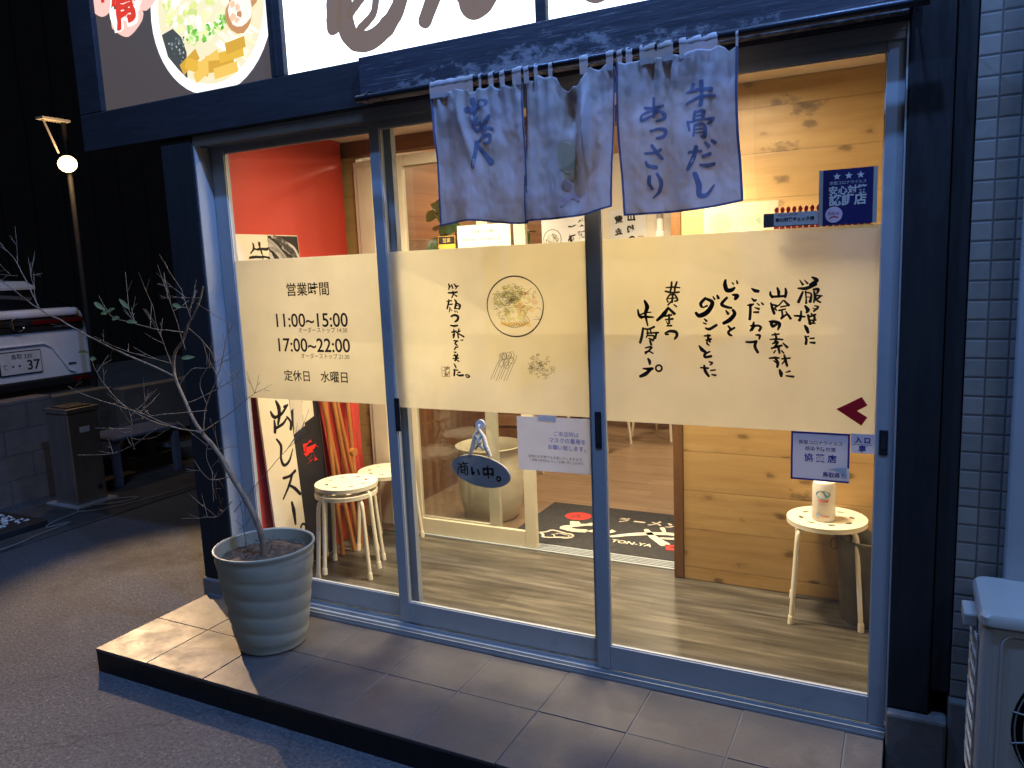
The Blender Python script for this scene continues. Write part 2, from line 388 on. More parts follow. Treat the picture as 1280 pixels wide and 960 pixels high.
# brush writing, stroke by stroke: centre line and width, metres on the door
FILM_THREE = [([(-0.2904,1.5029),(-0.2802,1.4875)],[0.0024,0.008]),([(-0.2761,1.5025),(-0.266,1.4909)],[0.0024,0.0072]),([(-0.2528,1.5104),(-0.2379,1.4998),(-0.2588,1.4862)],[0.0056,0.0136,0.008]),([(-0.2951,1.4759),(-0.2693,1.4752),(-0.2394,1.4876)],[0.0056,0.012,0.008]),([(-0.2799,1.4642),(-0.2851,1.4511),(-0.2931,1.4311)],[0.0064,0.0088,0.0104]),([(-0.272,1.4659),(-0.2696,1.4432),(-0.2693,1.4269)],[0.0056,0.0048,0.0072]),([(-0.2691,1.462),(-0.2541,1.4561),(-0.2573,1.4316)],[0.0048,0.0056,0.0104]),([(-0.2671,1.4469),(-0.2565,1.4467)],[0.0032,0.0032]),([(-0.248,1.4709),(-0.2332,1.4706),(-0.2372,1.4576)],[0.0064,0.0104,0.0056]),([(-0.2461,1.4653),(-0.2423,1.4445),(-0.2466,1.4288)],[0.0056,0.0104,0.0048]),([(-0.2441,1.4521),(-0.2209,1.4497)],[0.0056,0.0048]),([(-0.2265,1.448),(-0.2368,1.4369),(-0.2254,1.4285)],[0.0064,0.0064,0.0056]),([(-0.2728,1.4186),(-0.264,1.4053),(-0.2682,1.3958)],[0.0064,0.0128,0.0056]),([(-0.2436,1.4182),(-0.2322,1.4143),(-0.2451,1.4013)],[0.004,0.0064,0.0072]),([(-0.2488,1.4107),(-0.2328,1.4068)],[0.0032,0.0032]),([(-0.3059,1.3867),(-0.2896,1.3854),(-0.2723,1.3826)],[0.0048,0.0088,0.0056]),([(-0.2844,1.4017),(-0.2852,1.3827),(-0.2894,1.3713)],[0.0056,0.008,0.0104]),([(-0.2627,1.3882),(-0.2608,1.3768),(-0.2551,1.3596)],[0.008,0.0072,0.0104]),([(-0.2591,1.3825),(-0.2396,1.3899)],[0.0064,0.0056]),([(-0.2449,1.3899),(-0.243,1.3766),(-0.248,1.3615)],[0.0064,0.008,0.0072]),([(-0.2607,1.3711),(-0.2386,1.3721)],[0.0056,0.0056]),([(-0.2532,1.3938),(-0.2495,1.385)],[0.0048,0.0064]),([(-0.2623,1.3616),(-0.2409,1.3615)],[0.0032,0.0048]),([(-0.273,1.3547),(-0.2667,1.3444),(-0.2619,1.3311)],[0.0056,0.0128,0.0088]),([(-0.2714,1.3203),(-0.2669,1.3081),(-0.2685,1.2935)],[0.0048,0.008,0.0088]),([(-0.2713,1.3165),(-0.2599,1.3188)],[0.004,0.0048]),([(-0.2562,1.3119),(-0.2437,1.3128)],[0.0048,0.0064]),([(-0.2553,1.2986),(-0.2417,1.2975)],[0.0056,0.0088]),([(-0.3811,1.4665),(-0.381,1.4569),(-0.3743,1.4491)],[0.0064,0.0088,0.0096]),([(-0.378,1.4503),(-0.3559,1.4506),(-0.3339,1.4521)],[0.008,0.008,0.0088]),([(-0.3598,1.4794),(-0.3553,1.4659),(-0.3552,1.4525)],[0.0056,0.0104,0.008]),([(-0.3342,1.4768),(-0.3318,1.4635),(-0.3346,1.4483)],[0.0056,0.0096,0.0088]),([(-0.3797,1.4299),(-0.3747,1.4125),(-0.3683,1.3938)],[0.0056,0.0096,0.0088]),([(-0.376,1.4241),(-0.3611,1.42),(-0.3666,1.4123),(-0.361,1.4046)],[0.0056,0.008,0.0056,0.0056]),([(-0.3411,1.4369),(-0.3538,1.4218),(-0.3629,1.4161)],[0.0048,0.0056,0.004]),([(-0.3381,1.4369),(-0.3234,1.4213)],[0.0056,0.0096]),([(-0.3482,1.4159),(-0.3299,1.4195)],[0.0056,0.0056]),([(-0.3536,1.4045),(-0.3334,1.4088)],[0.0064,0.0056]),([(-0.3444,1.4024),(-0.3424,1.387),(-0.346,1.3774)],[0.0064,0.0064,0.008]),([(-0.3441,1.3793),(-0.3278,1.3907),(-0.3167,1.3772)],[0.0064,0.0072,0.0088]),([(-0.3315,1.4004),(-0.3185,1.3791)],[0.0048,0.0064]),([(-0.3848,1.368),(-0.3699,1.3679),(-0.3532,1.362),(-0.352,1.3523),(-0.3567,1.3407)],[0.0048,0.0104,0.012,0.0104,0.0056]),([(-0.3781,1.366),(-0.3735,1.3524),(-0.3605,1.3582)],[0.0096,0.0112,0.0072]),([(-0.3751,1.3232),(-0.3528,1.3263)],[0.0056,0.0064]),([(-0.3825,1.3075),(-0.362,1.3096),(-0.3405,1.3077)],[0.004,0.0064,0.0056]),([(-0.3658,1.329),(-0.3612,1.3115),(-0.3674,1.2959)],[0.0056,0.008,0.0072]),([(-0.373,1.2939),(-0.3563,1.2998),(-0.3654,1.2841)],[0.0056,0.008,0.0072]),([(-0.3766,1.2782),(-0.358,1.2842),(-0.3432,1.2882)],[0.0064,0.0088,0.0072]),([(-0.3396,1.2961),(-0.3266,1.2825)],[0.0048,0.0096]),([(-0.3543,1.2842),(-0.3504,1.2628)],[0.008,0.0072]),([(-0.3635,1.2705),(-0.369,1.2625)],[0.0048,0.0048]),([(-0.3438,1.2707),(-0.3374,1.2629)],[0.0056,0.0056]),([(-0.3831,1.2446),(-0.3651,1.2469),(-0.351,1.2459)],[0.0056,0.0088,0.0048]),([(-0.3644,1.2469),(-0.3556,1.2294),(-0.3574,1.2156)],[0.0072,0.0104,0.008]),([(-0.3688,1.237),(-0.3594,1.2293)],[0.0048,0.0056]),([(-0.3428,1.2433),(-0.317,1.2465)],[0.0056,0.0064]),([(-0.3355,1.2571),(-0.3309,1.2377),(-0.3259,1.2201)],[0.0056,0.0096,0.008]),([(-0.3316,1.2396),(-0.3426,1.2257)],[0.0064,0.004]),([(-0.3498,1.2067),(-0.3452,1.1942),(-0.344,1.1844)],[0.0064,0.0136,0.008]),([(-0.3293,1.1985),(-0.3165,1.2027)],[0.004,0.0064]),([(-0.3292,1.1867),(-0.3052,1.1842)],[0.0048,0.008]),([(-0.4422,1.4796),(-0.4308,1.4715),(-0.4195,1.4693)],[0.004,0.012,0.0104]),([(-0.442,1.4465),(-0.4325,1.4386),(-0.4268,1.4404)],[0.0032,0.0096,0.0064]),([(-0.4545,1.4233),(-0.4438,1.4232),(-0.4355,1.4269)],[0.0048,0.0104,0.0056]),([(-0.4457,1.4251),(-0.4456,1.3978),(-0.4474,1.3762)],[0.0088,0.0096,0.0096]),([(-0.4305,1.4152),(-0.4172,1.4099)],[0.004,0.008]),([(-0.4342,1.3996),(-0.4191,1.3994)],[0.0064,0.008]),([(-0.4241,1.4295),(-0.4166,1.4227)],[0.0032,0.0056]),([(-0.4106,1.4316),(-0.4042,1.4253)],[0.004,0.0072]),([(-0.434,1.3671),(-0.4366,1.3506),(-0.4396,1.3388)],[0.0048,0.012,0.0064]),([(-0.4454,1.3538),(-0.4321,1.3565)],[0.0048,0.008]),([(-0.4453,1.3368),(-0.4358,1.3506),(-0.4207,1.3545),(-0.4112,1.3486),(-0.4168,1.3368)],[0.0064,0.008,0.008,0.0096,0.008]),([(-0.4273,1.3231),(-0.4148,1.3211),(-0.4166,1.3081)],[0.0048,0.0096,0.0048]),([(-0.4594,1.2992),(-0.4413,1.2985),(-0.4249,1.3014)],[0.0064,0.0088,0.0096]),([(-0.4261,1.3014),(-0.4298,1.2836),(-0.4202,1.2639)],[0.0096,0.0104,0.0096]),([(-0.5278,1.51),(-0.5294,1.4936),(-0.5228,1.4757),(-0.5072,1.4753),(-0.4976,1.4829)],[0.0072,0.0144,0.0152,0.0136,0.008]),([(-0.5061,1.5008),(-0.5007,1.4947)],[0.004,0.0056]),([(-0.4907,1.5062),(-0.488,1.4971)],[0.0048,0.0072]),([(-0.5053,1.4596),(-0.4898,1.4553),(-0.4956,1.4448)],[0.0048,0.016,0.0104]),([(-0.5228,1.4501),(-0.5404,1.4286),(-0.5247,1.4185),(-0.5072,1.415)],[0.0088,0.012,0.0096,0.0072]),([(-0.5267,1.4066),(-0.5189,1.3954)],[0.0048,0.0104]),([(-0.5033,1.4083),(-0.4975,1.3944),(-0.513,1.3747),(-0.5346,1.3629)],[0.0088,0.0128,0.016,0.0104]),([(-0.5189,1.354),(-0.511,1.3428),(-0.513,1.3388)],[0.0056,0.0096,0.0064]),([(-0.4974,1.3476),(-0.5169,1.3349),(-0.5149,1.3249),(-0.5059,1.3209)],[0.0072,0.0088,0.0088,0.0056]),([(-0.5958,1.4495),(-0.612,1.4318),(-0.608,1.4196)],[0.0096,0.012,0.0088]),([(-0.5959,1.4483),(-0.572,1.4343),(-0.588,1.4033),(-0.6162,1.3895),(-0.6291,1.3998)],[0.008,0.0136,0.0176,0.0152,0.0096]),([(-0.604,1.4176),(-0.5899,1.4234)],[0.0048,0.0072]),([(-0.57,1.455),(-0.564,1.4449)],[0.004,0.0064]),([(-0.5561,1.4587),(-0.5514,1.4486)],[0.0064,0.0104]),([(-0.6001,1.3785),(-0.5921,1.3712)],[0.0048,0.0088]),([(-0.6042,1.3652),(-0.5942,1.3611)],[0.004,0.0064]),([(-0.5963,1.347),(-0.5822,1.3429),(-0.5583,1.3569)],[0.0056,0.0112,0.0096]),([(-0.6004,1.3194),(-0.5803,1.3207)],[0.0056,0.008]),([(-0.5883,1.3247),(-0.5863,1.3106),(-0.5804,1.2984)],[0.0056,0.0096,0.0072]),([(-0.5944,1.3044),(-0.5763,1.3086)],[0.0056,0.0072]),([(-0.5904,1.3004),(-0.5904,1.2923),(-0.5824,1.2862)],[0.0056,0.0072,0.004]),([(-0.6188,1.2859),(-0.6087,1.2717),(-0.5966,1.2637)],[0.004,0.0136,0.0096]),([(-0.5805,1.2651),(-0.5986,1.2555),(-0.5967,1.2453),(-0.5765,1.2489)],[0.0056,0.0096,0.0096,0.0096]),([(-0.5846,1.2292),(-0.5733,1.2253),(-0.5806,1.2178)],[0.0048,0.008,0.0048]),([(-0.6139,1.2081),(-0.5867,1.2066)],[0.0056,0.0072]),([(-0.6008,1.2166),(-0.5969,1.1961),(-0.5848,1.1779)],[0.0064,0.012,0.008]),([(-0.5787,1.1986),(-0.5626,1.201)],[0.0056,0.0056]),([(-0.5747,1.1843),(-0.5614,1.1826)],[0.0056,0.008]),([(-0.7343,1.4889),(-0.7072,1.4903),(-0.6845,1.4877)],[0.004,0.0064,0.0048]),([(-0.7132,1.5087),(-0.7147,1.4905),(-0.7199,1.4703)],[0.0064,0.008,0.0064]),([(-0.6946,1.5081),(-0.701,1.4901),(-0.7033,1.4719)],[0.0064,0.008,0.0064]),([(-0.7365,1.4768),(-0.7116,1.4709),(-0.6867,1.4728)],[0.0064,0.0072,0.0064]),([(-0.7179,1.4661),(-0.7306,1.4501),(-0.7265,1.4377)],[0.0056,0.0064,0.0048]),([(-0.7241,1.4622),(-0.7033,1.4638),(-0.6932,1.4453),(-0.7036,1.4414)],[0.0056,0.0064,0.0072,0.0056]),([(-0.7095,1.466),(-0.7127,1.4375)],[0.0064,0.008]),([(-0.7264,1.4508),(-0.6952,1.4526)],[0.004,0.0048]),([(-0.7161,1.4396),(-0.7279,1.4275)],[0.0064,0.0056]),([(-0.7058,1.4292),(-0.6963,1.4217)],[0.0048,0.0056]),([(-0.7267,1.4193),(-0.7417,1.3969),(-0.7674,1.3743)],[0.0072,0.016,0.0096]),([(-0.7267,1.4181),(-0.704,1.3965)],[0.0088,0.0112]),([(-0.7397,1.3886),(-0.7145,1.3933)],[0.0056,0.0072]),([(-0.7377,1.3762),(-0.7104,1.3793)],[0.0048,0.0088]),([(-0.7241,1.3946),(-0.7232,1.3637)],[0.0072,0.008]),([(-0.7317,1.3547),(-0.7149,1.3555)],[0.0056,0.0072]),([(-0.7336,1.37),(-0.7274,1.3596)],[0.004,0.0056]),([(-0.7391,1.3286),(-0.7214,1.3357),(-0.7005,1.3328),(-0.6964,1.3204),(-0.7049,1.308)],[0.0064,0.0096,0.012,0.0112,0.0072]),([(-0.7362,1.3245),(-0.7257,1.3245)],[0.008,0.0056]),([(-0.8125,1.4454),(-0.803,1.4224),(-0.8098,1.3976),(-0.8019,1.3558)],[0.0072,0.0168,0.0104,0.0056]),([(-0.8377,1.4137),(-0.8337,1.3936),(-0.823,1.3831)],[0.0056,0.0104,0.008]),([(-0.8315,1.3936),(-0.8098,1.4017),(-0.7883,1.4036)],[0.0056,0.0064,0.004]),([(-0.8316,1.3873),(-0.8057,1.3871),(-0.7809,1.3856)],[0.008,0.0096,0.0056]),([(-0.8193,1.3474),(-0.8241,1.318),(-0.831,1.2947)],[0.008,0.0104,0.0104]),([(-0.8193,1.3453),(-0.7978,1.3432),(-0.7783,1.3515)],[0.0056,0.008,0.0088]),([(-0.8043,1.3411),(-0.8023,1.3264),(-0.8077,1.3138)],[0.0048,0.0064,0.0056]),([(-0.7934,1.3474),(-0.7894,1.3265)],[0.0056,0.0056]),([(-0.8066,1.3285),(-0.7629,1.3307)],[0.0056,0.0072]),([(-0.7701,1.3307),(-0.7747,1.3098)],[0.008,0.0072]),([(-0.8003,1.3202),(-0.7788,1.3181),(-0.7833,1.3013)],[0.0056,0.0072,0.0072]),([(-0.7983,1.3097),(-0.7876,1.3055)],[0.0056,0.008]),([(-0.7941,1.3013),(-0.79,1.2866)],[0.0088,0.008]),([(-0.8118,1.2759),(-0.788,1.2782),(-0.8121,1.2547)],[0.0056,0.008,0.0064]),([(-0.812,1.259),(-0.799,1.2634),(-0.784,1.2559)],[0.0096,0.0064,0.0056]),([(-0.8029,1.2371),(-0.7974,1.2274),(-0.7962,1.2169)],[0.0064,0.012,0.0088]),([(-0.8226,1.2002),(-0.8,1.199),(-0.7861,1.201)],[0.0048,0.012,0.0104]),([(-0.7935,1.1978),(-0.8133,1.1803),(-0.8331,1.1713)],[0.0104,0.0144,0.0112]),([(-0.7521,1.203),(-0.7542,1.1967),(-0.7594,1.1926),(-0.7659,1.192),(-0.7716,1.1951),(-0.7743,1.2009),(-0.7732,1.2074),(-0.7686,1.2122),(-0.7621,1.2137),(-0.7561,1.2114),(-0.7525,1.206),(-0.7527,1.1996)],[0.0072,0.0072,0.0072,0.0072,0.0072,0.0072,0.0072,0.0072,0.0072,0.0072,0.0072,0.0072])]
FILM_TWO = [([(-1.6522,1.5264),(-1.6486,1.5149),(-1.6536,1.5036)],[0.006,0.009,0.005]),([(-1.6513,1.515),(-1.6348,1.5191)],[0.004,0.005]),([(-1.6372,1.5238),(-1.6329,1.5077)],[0.005,0.007]),([(-1.6264,1.5257),(-1.6173,1.5164)],[0.005,0.008]),([(-1.6217,1.5142),(-1.6055,1.517)],[0.005,0.006]),([(-1.6121,1.514),(-1.6196,1.505)],[0.005,0.005]),([(-1.6566,1.4899),(-1.634,1.4894),(-1.6134,1.4921)],[0.006,0.009,0.008]),([(-1.6336,1.4963),(-1.6316,1.4848),(-1.6406,1.4689)],[0.006,0.008,0.005]),([(-1.6316,1.4848),(-1.616,1.4753)],[0.004,0.007]),([(-1.6658,1.4556),(-1.6413,1.4575)],[0.004,0.006]),([(-1.6545,1.4623),(-1.657,1.4485),(-1.665,1.4256)],[0.006,0.009,0.008]),([(-1.6531,1.4415),(-1.6395,1.4436)],[0.005,0.007]),([(-1.6511,1.43),(-1.655,1.4116)],[0.006,0.005]),([(-1.6488,1.423),(-1.6412,1.416)],[0.003,0.004]),([(-1.6276,1.4618),(-1.6202,1.4502),(-1.6282,1.4251)],[0.005,0.011,0.009]),([(-1.6204,1.4479),(-1.6022,1.4385),(-1.6085,1.4225)],[0.007,0.009,0.008]),([(-1.6221,1.4378),(-1.6062,1.4349)],[0.004,0.004]),([(-1.6244,1.425),(-1.6084,1.4248)],[0.005,0.005]),([(-1.6304,1.4159),(-1.6253,1.4112)],[0.005,0.005]),([(-1.6196,1.4158),(-1.6163,1.4088)],[0.004,0.005]),([(-1.648,1.393),(-1.6314,1.3984),(-1.6156,1.3927),(-1.6181,1.3789),(-1.6315,1.3707)],[0.008,0.01,0.012,0.011,0.007]),([(-1.654,1.3569),(-1.6369,1.3536),(-1.6195,1.3558)],[0.005,0.009,0.008]),([(-1.6493,1.328),(-1.6273,1.3327)],[0.007,0.007]),([(-1.6388,1.3396),(-1.6379,1.3187),(-1.6425,1.3048)],[0.006,0.01,0.007]),([(-1.6445,1.3164),(-1.6363,1.3187)],[0.007,0.006]),([(-1.6288,1.3257),(-1.6085,1.3327)],[0.005,0.007]),([(-1.6133,1.3419),(-1.6198,1.3234),(-1.6182,1.3048)],[0.006,0.008,0.008]),([(-1.6145,1.3211),(-1.5921,1.3096)],[0.006,0.009]),([(-1.6107,1.2956),(-1.5972,1.2957)],[0.003,0.006]),([(-1.6405,1.2931),(-1.6217,1.2918)],[0.006,0.007]),([(-1.6271,1.2908),(-1.6358,1.2815),(-1.6255,1.2732)],[0.006,0.008,0.006]),([(-1.6368,1.2651),(-1.6232,1.2666)],[0.005,0.006]),([(-1.6323,1.2675),(-1.6401,1.2557)],[0.005,0.007]),([(-1.6445,1.2463),(-1.6337,1.2441)],[0.004,0.007]),([(-1.6471,1.2299),(-1.6252,1.2325)],[0.005,0.007]),([(-1.6412,1.237),(-1.6341,1.2207),(-1.6413,1.2088)],[0.006,0.011,0.007]),([(-1.6506,1.218),(-1.6232,1.2208)],[0.005,0.007]),([(-1.6275,1.2395),(-1.6294,1.2254)],[0.005,0.007]),([(-1.6371,1.2159),(-1.6213,1.2068)],[0.005,0.006]),([(-1.6463,1.1979),(-1.6404,1.1876),(-1.6366,1.1783)],[0.004,0.008,0.005]),([(-1.6507,1.1709),(-1.629,1.17)],[0.005,0.006]),([(-1.6435,1.1734),(-1.646,1.1592),(-1.6483,1.1473)],[0.006,0.009,0.009]),([(-1.6296,1.1596),(-1.6186,1.1622)],[0.005,0.007]),([(-1.6355,1.1524),(-1.6221,1.148),(-1.6047,1.1499)],[0.005,0.009,0.01]),([(-1.5938,1.1511),(-1.5814,1.1514),(-1.5749,1.1446),(-1.5874,1.1419),(-1.5938,1.1511)],[0.005,0.006,0.007,0.006,0.004])]
BOARD = [([(0.1225,0.9414),(0.1372,0.9025),(0.1325,0.8588),(0.1162,0.8173)],[0.0128,0.0272,0.024,0.0144]),([(0.076,0.8937),(0.0873,0.8675),(0.1065,0.8541)],[0.0096,0.0208,0.0176]),([(0.0932,0.8583),(0.1468,0.8642),(0.2048,0.9066)],[0.0144,0.0176,0.0112]),([(0.1755,0.8996),(0.1932,0.9046)],[0.016,0.0128]),([(0.0935,0.8421),(0.0923,0.806),(0.0873,0.7787)],[0.0112,0.0208,0.0192]),([(0.0909,0.7982),(0.1481,0.8109),(0.1802,0.8332)],[0.0176,0.016,0.0128]),([(0.1856,0.8445),(0.2101,0.8108),(0.2031,0.7724)],[0.0112,0.0176,0.0192]),([(0.0914,0.7413),(0.1166,0.6988),(0.1051,0.6358),(0.1195,0.5925),(0.1613,0.6054),(0.1982,0.6635)],[0.0112,0.0192,0.016,0.0192,0.016,0.0064]),([(0.1016,0.525),(0.1522,0.524),(0.1958,0.542)],[0.016,0.016,0.0192]),([(0.1708,0.5317),(0.138,0.4774),(0.0814,0.414)],[0.0176,0.0176,0.0096]),([(0.138,0.4774),(0.1781,0.4451),(0.2097,0.4062)],[0.0112,0.0208,0.0192]),([(0.1397,0.3798),(0.1458,0.3311),(0.1468,0.2538)],[0.0144,0.0272,0.0144])]
CLOTH = [([(-0.6021,2.1342),(-0.609,2.1158),(-0.6226,2.1112)],[0.0122,0.0095,0.0054]),([(-0.609,2.1126),(-0.572,2.1127),(-0.5388,2.1063)],[0.0095,0.0109,0.0122]),([(-0.6229,2.0769),(-0.5788,2.0892),(-0.529,2.0839)],[0.0081,0.0109,0.0081]),([(-0.5752,2.1369),(-0.5721,2.1012),(-0.5756,2.063)],[0.0177,0.0149,0.0177]),([(-0.5959,2.0462),(-0.5994,2.0238)],[0.0109,0.0109]),([(-0.5959,2.0429),(-0.5656,2.0424),(-0.5691,2.0169)],[0.0095,0.0109,0.0109]),([(-0.5926,2.0315),(-0.569,2.0299)],[0.0054,0.0068]),([(-0.6199,2.0197),(-0.6133,1.9895)],[0.0095,0.0081]),([(-0.6165,2.0161),(-0.5792,2.0168),(-0.5357,2.0143),(-0.5558,2.0024)],[0.0081,0.0081,0.0109,0.0068]),([(-0.5962,2.0039),(-0.5998,1.9696)],[0.0081,0.0081]),([(-0.5962,2.0019),(-0.5658,2.0003),(-0.566,1.9646),(-0.5774,1.9658)],[0.0081,0.0095,0.0136,0.0068]),([(-0.5929,1.9885),(-0.5692,1.9877)],[0.0054,0.0054]),([(-0.5929,1.9774),(-0.5693,1.9767)],[0.0054,0.0054]),([(-0.6172,1.9207),(-0.5797,1.9202)],[0.0095,0.0095]),([(-0.5932,1.9347),(-0.6036,1.9028),(-0.6245,1.8683)],[0.0122,0.0149,0.0122]),([(-0.5764,1.9034),(-0.5527,1.9076)],[0.0095,0.0122]),([(-0.5867,1.878),(-0.5663,1.8728),(-0.5428,1.8739)],[0.0081,0.0136,0.0109]),([(-0.566,1.945),(-0.556,1.9309)],[0.0095,0.0136]),([(-0.5459,1.9481),(-0.5346,1.9384)],[0.0095,0.0122]),([(-0.6039,1.8531),(-0.5939,1.8156),(-0.594,1.7855),(-0.5735,1.7806),(-0.5483,1.8085)],[0.0149,0.0177,0.0163,0.0136,0.0054]),([(-0.7628,2.0802),(-0.7272,2.079),(-0.7024,2.0825)],[0.0095,0.0109,0.0109]),([(-0.7338,2.113),(-0.7329,2.0764),(-0.7347,2.0501)],[0.0095,0.0122,0.0095]),([(-0.7131,2.0706),(-0.7454,2.0514),(-0.7706,2.041),(-0.7704,2.0577),(-0.7344,2.07),(-0.7027,2.0594),(-0.6994,2.0424),(-0.7278,2.0359)],[0.0081,0.0095,0.0109,0.0095,0.0095,0.0122,0.0122,0.0068]),([(-0.746,2.0059),(-0.721,2.0117),(-0.6964,2.0023),(-0.7036,1.9851),(-0.7285,1.9825)],[0.0081,0.0095,0.0136,0.0136,0.0068]),([(-0.7666,1.9359),(-0.7363,1.9362),(-0.7148,1.9441)],[0.0081,0.0095,0.0109]),([(-0.7446,1.9607),(-0.7292,1.9354),(-0.7116,1.9135)],[0.0109,0.0136,0.0095]),([(-0.7656,1.9086),(-0.7586,1.8943),(-0.7334,1.8885)],[0.0081,0.0122,0.0122]),([(-0.7577,1.86),(-0.7609,1.8363),(-0.7511,1.8183)],[0.0122,0.0136,0.0081]),([(-0.7337,1.8681),(-0.7219,1.8399),(-0.7309,1.8099),(-0.753,1.7896)],[0.0095,0.0149,0.0122,0.0054])]

# ---------------------------------------------------------------- palette
M_dark = paint('black_stained_wood', (0.012, 0.0125, 0.017), 0.8, var=0.3, scale=3, bmp=0.35, bscale=9, stretch=(1, 6, 6))
M_post = paint('black_post_wood', (0.0055, 0.0058, 0.007), 0.9, var=0.3, scale=3, bmp=0.35, bscale=9, stretch=(6, 6, 1))
def worn_lintel():
    m, t, b = nodes('weathered_lintel_wood')
    v = mapped(t, (1.2, 8, 14)); g = noise_tex(t, v, 2.2, 7, 0.62)
    base = ramp(t, g, [(0.3, (0.014, 0.015, 0.024)), (0.75, (0.045, 0.047, 0.065))])
    tc = N(t, 'TexCoord'); sp = N(t, 'SeparateXYZ'); t.links.new(tc.outputs['Object'], sp.inputs[0])
    w = noise_tex(t, mapped(t, (3.5, 5, 7)), 3.2, 8, 0.7)
    zz = math_(t, 'MULTIPLY', math_(t, 'SUBTRACT', 2.53, sp.outputs[2]), 2.0)          # the paint has gone along the lower edge
    xx = math_(t, 'MULTIPLY', math_(t, 'ABSOLUTE', math_(t, 'ADD', sp.outputs[0], -0.35)), 0.16)
    k = math_(t, 'SUBTRACT', math_(t, 'ADD', w, zz), xx)
    f = ramp(t, k, [(0.60, (0, 0, 0)), (0.70, (0.8, 0.8, 0.8))])
    scr = ramp(t, noise_tex(t, mapped(t, (2, 10, 60)), 3, 4, 0.6), [(0.6, (0, 0, 0)), (0.66, (0.5, 0.5, 0.5))])
    f = mixc(t, 1.0, f, scr, 'LIGHTEN')
    t.links.new(mixc(t, f, base, (0.24, 0.24, 0.26)), b.inputs['Base Color']); b.inputs['Roughness'].default_value = 0.6
    bump(t, b, g, 0.5, 0.006); return m
M_lintel = worn_lintel()
M_alu = paint('painted_aluminium', (0.28, 0.31, 0.33), 0.42, var=0.06, scale=4, bmp=0.03, dirt=(0.20, 0.23, 0.26), dlo=0.55, dhi=0.75)
M_white_frame = paint('cream_frame', (0.62, 0.58, 0.48), 0.5, var=0.05)
M_rubber = paint('black_rubber', (0.015, 0.015, 0.017), 0.6)
M_pull = paint('dark_recess_pull', (0.02, 0.025, 0.035), 0.35, metal=0.4)
M_glass = glass_mat('window_glass')
M_film = sheer('frosted_film', (0.87, 0.835, 0.69), 0.78, spec=0.02)
M_ink = print_mat('ink'); M_wash = wash_mat('ink_wash')
M_sign_ink = print_mat('backlit_print', emit=1.0, rough=0.3)
M_paper = sheer('paper', (0.84, 0.83, 0.82), 0.42)
M_red = paint('red_wall_paint', (0.42, 0.036, 0.02), 0.55, var=0.1, scale=2, bmp=0.08)
M_ceil = paint('ceiling_board', (0.62, 0.52, 0.40), 0.8, var=0.05)
M_plaster = paint('warm_plaster', (0.60, 0.53, 0.42), 0.85, var=0.06)
M_planks = wood('cedar_boards', ((0.30, 0.175, 0.062), (0.40, 0.255, 0.098), (0.48, 0.325, 0.14)), 0.197, 'x', 'z', True, 0.45, 0.3, 1.0, 9.0)
M_brownwood = wood('brown_boards', ((0.12, 0.05, 0.018), (0.18, 0.08, 0.03), (0.24, 0.115, 0.045)), 0.16, 'x', 'z', False, 0.5, 0.5)
M_trim = paint('brown_trim', (0.13, 0.06, 0.02), 0.45, var=0.2, stretch=(5, 5, 1))
M_vinyl = wood('grey_wood_vinyl', ((0.016, 0.014, 0.011), (0.085, 0.076, 0.058), (0.23, 0.21, 0.17)), 0.18, 'x', 'y', False, 0.38, 0.15, 0.2, 1.2)
M_inner_floor = wood('brown_wood_vinyl', ((0.16, 0.105, 0.06), (0.25, 0.17, 0.105), (0.33, 0.235, 0.15)), 0.15, 'x', 'y', False, 0.35, 0.4, 0.3, 1.1)
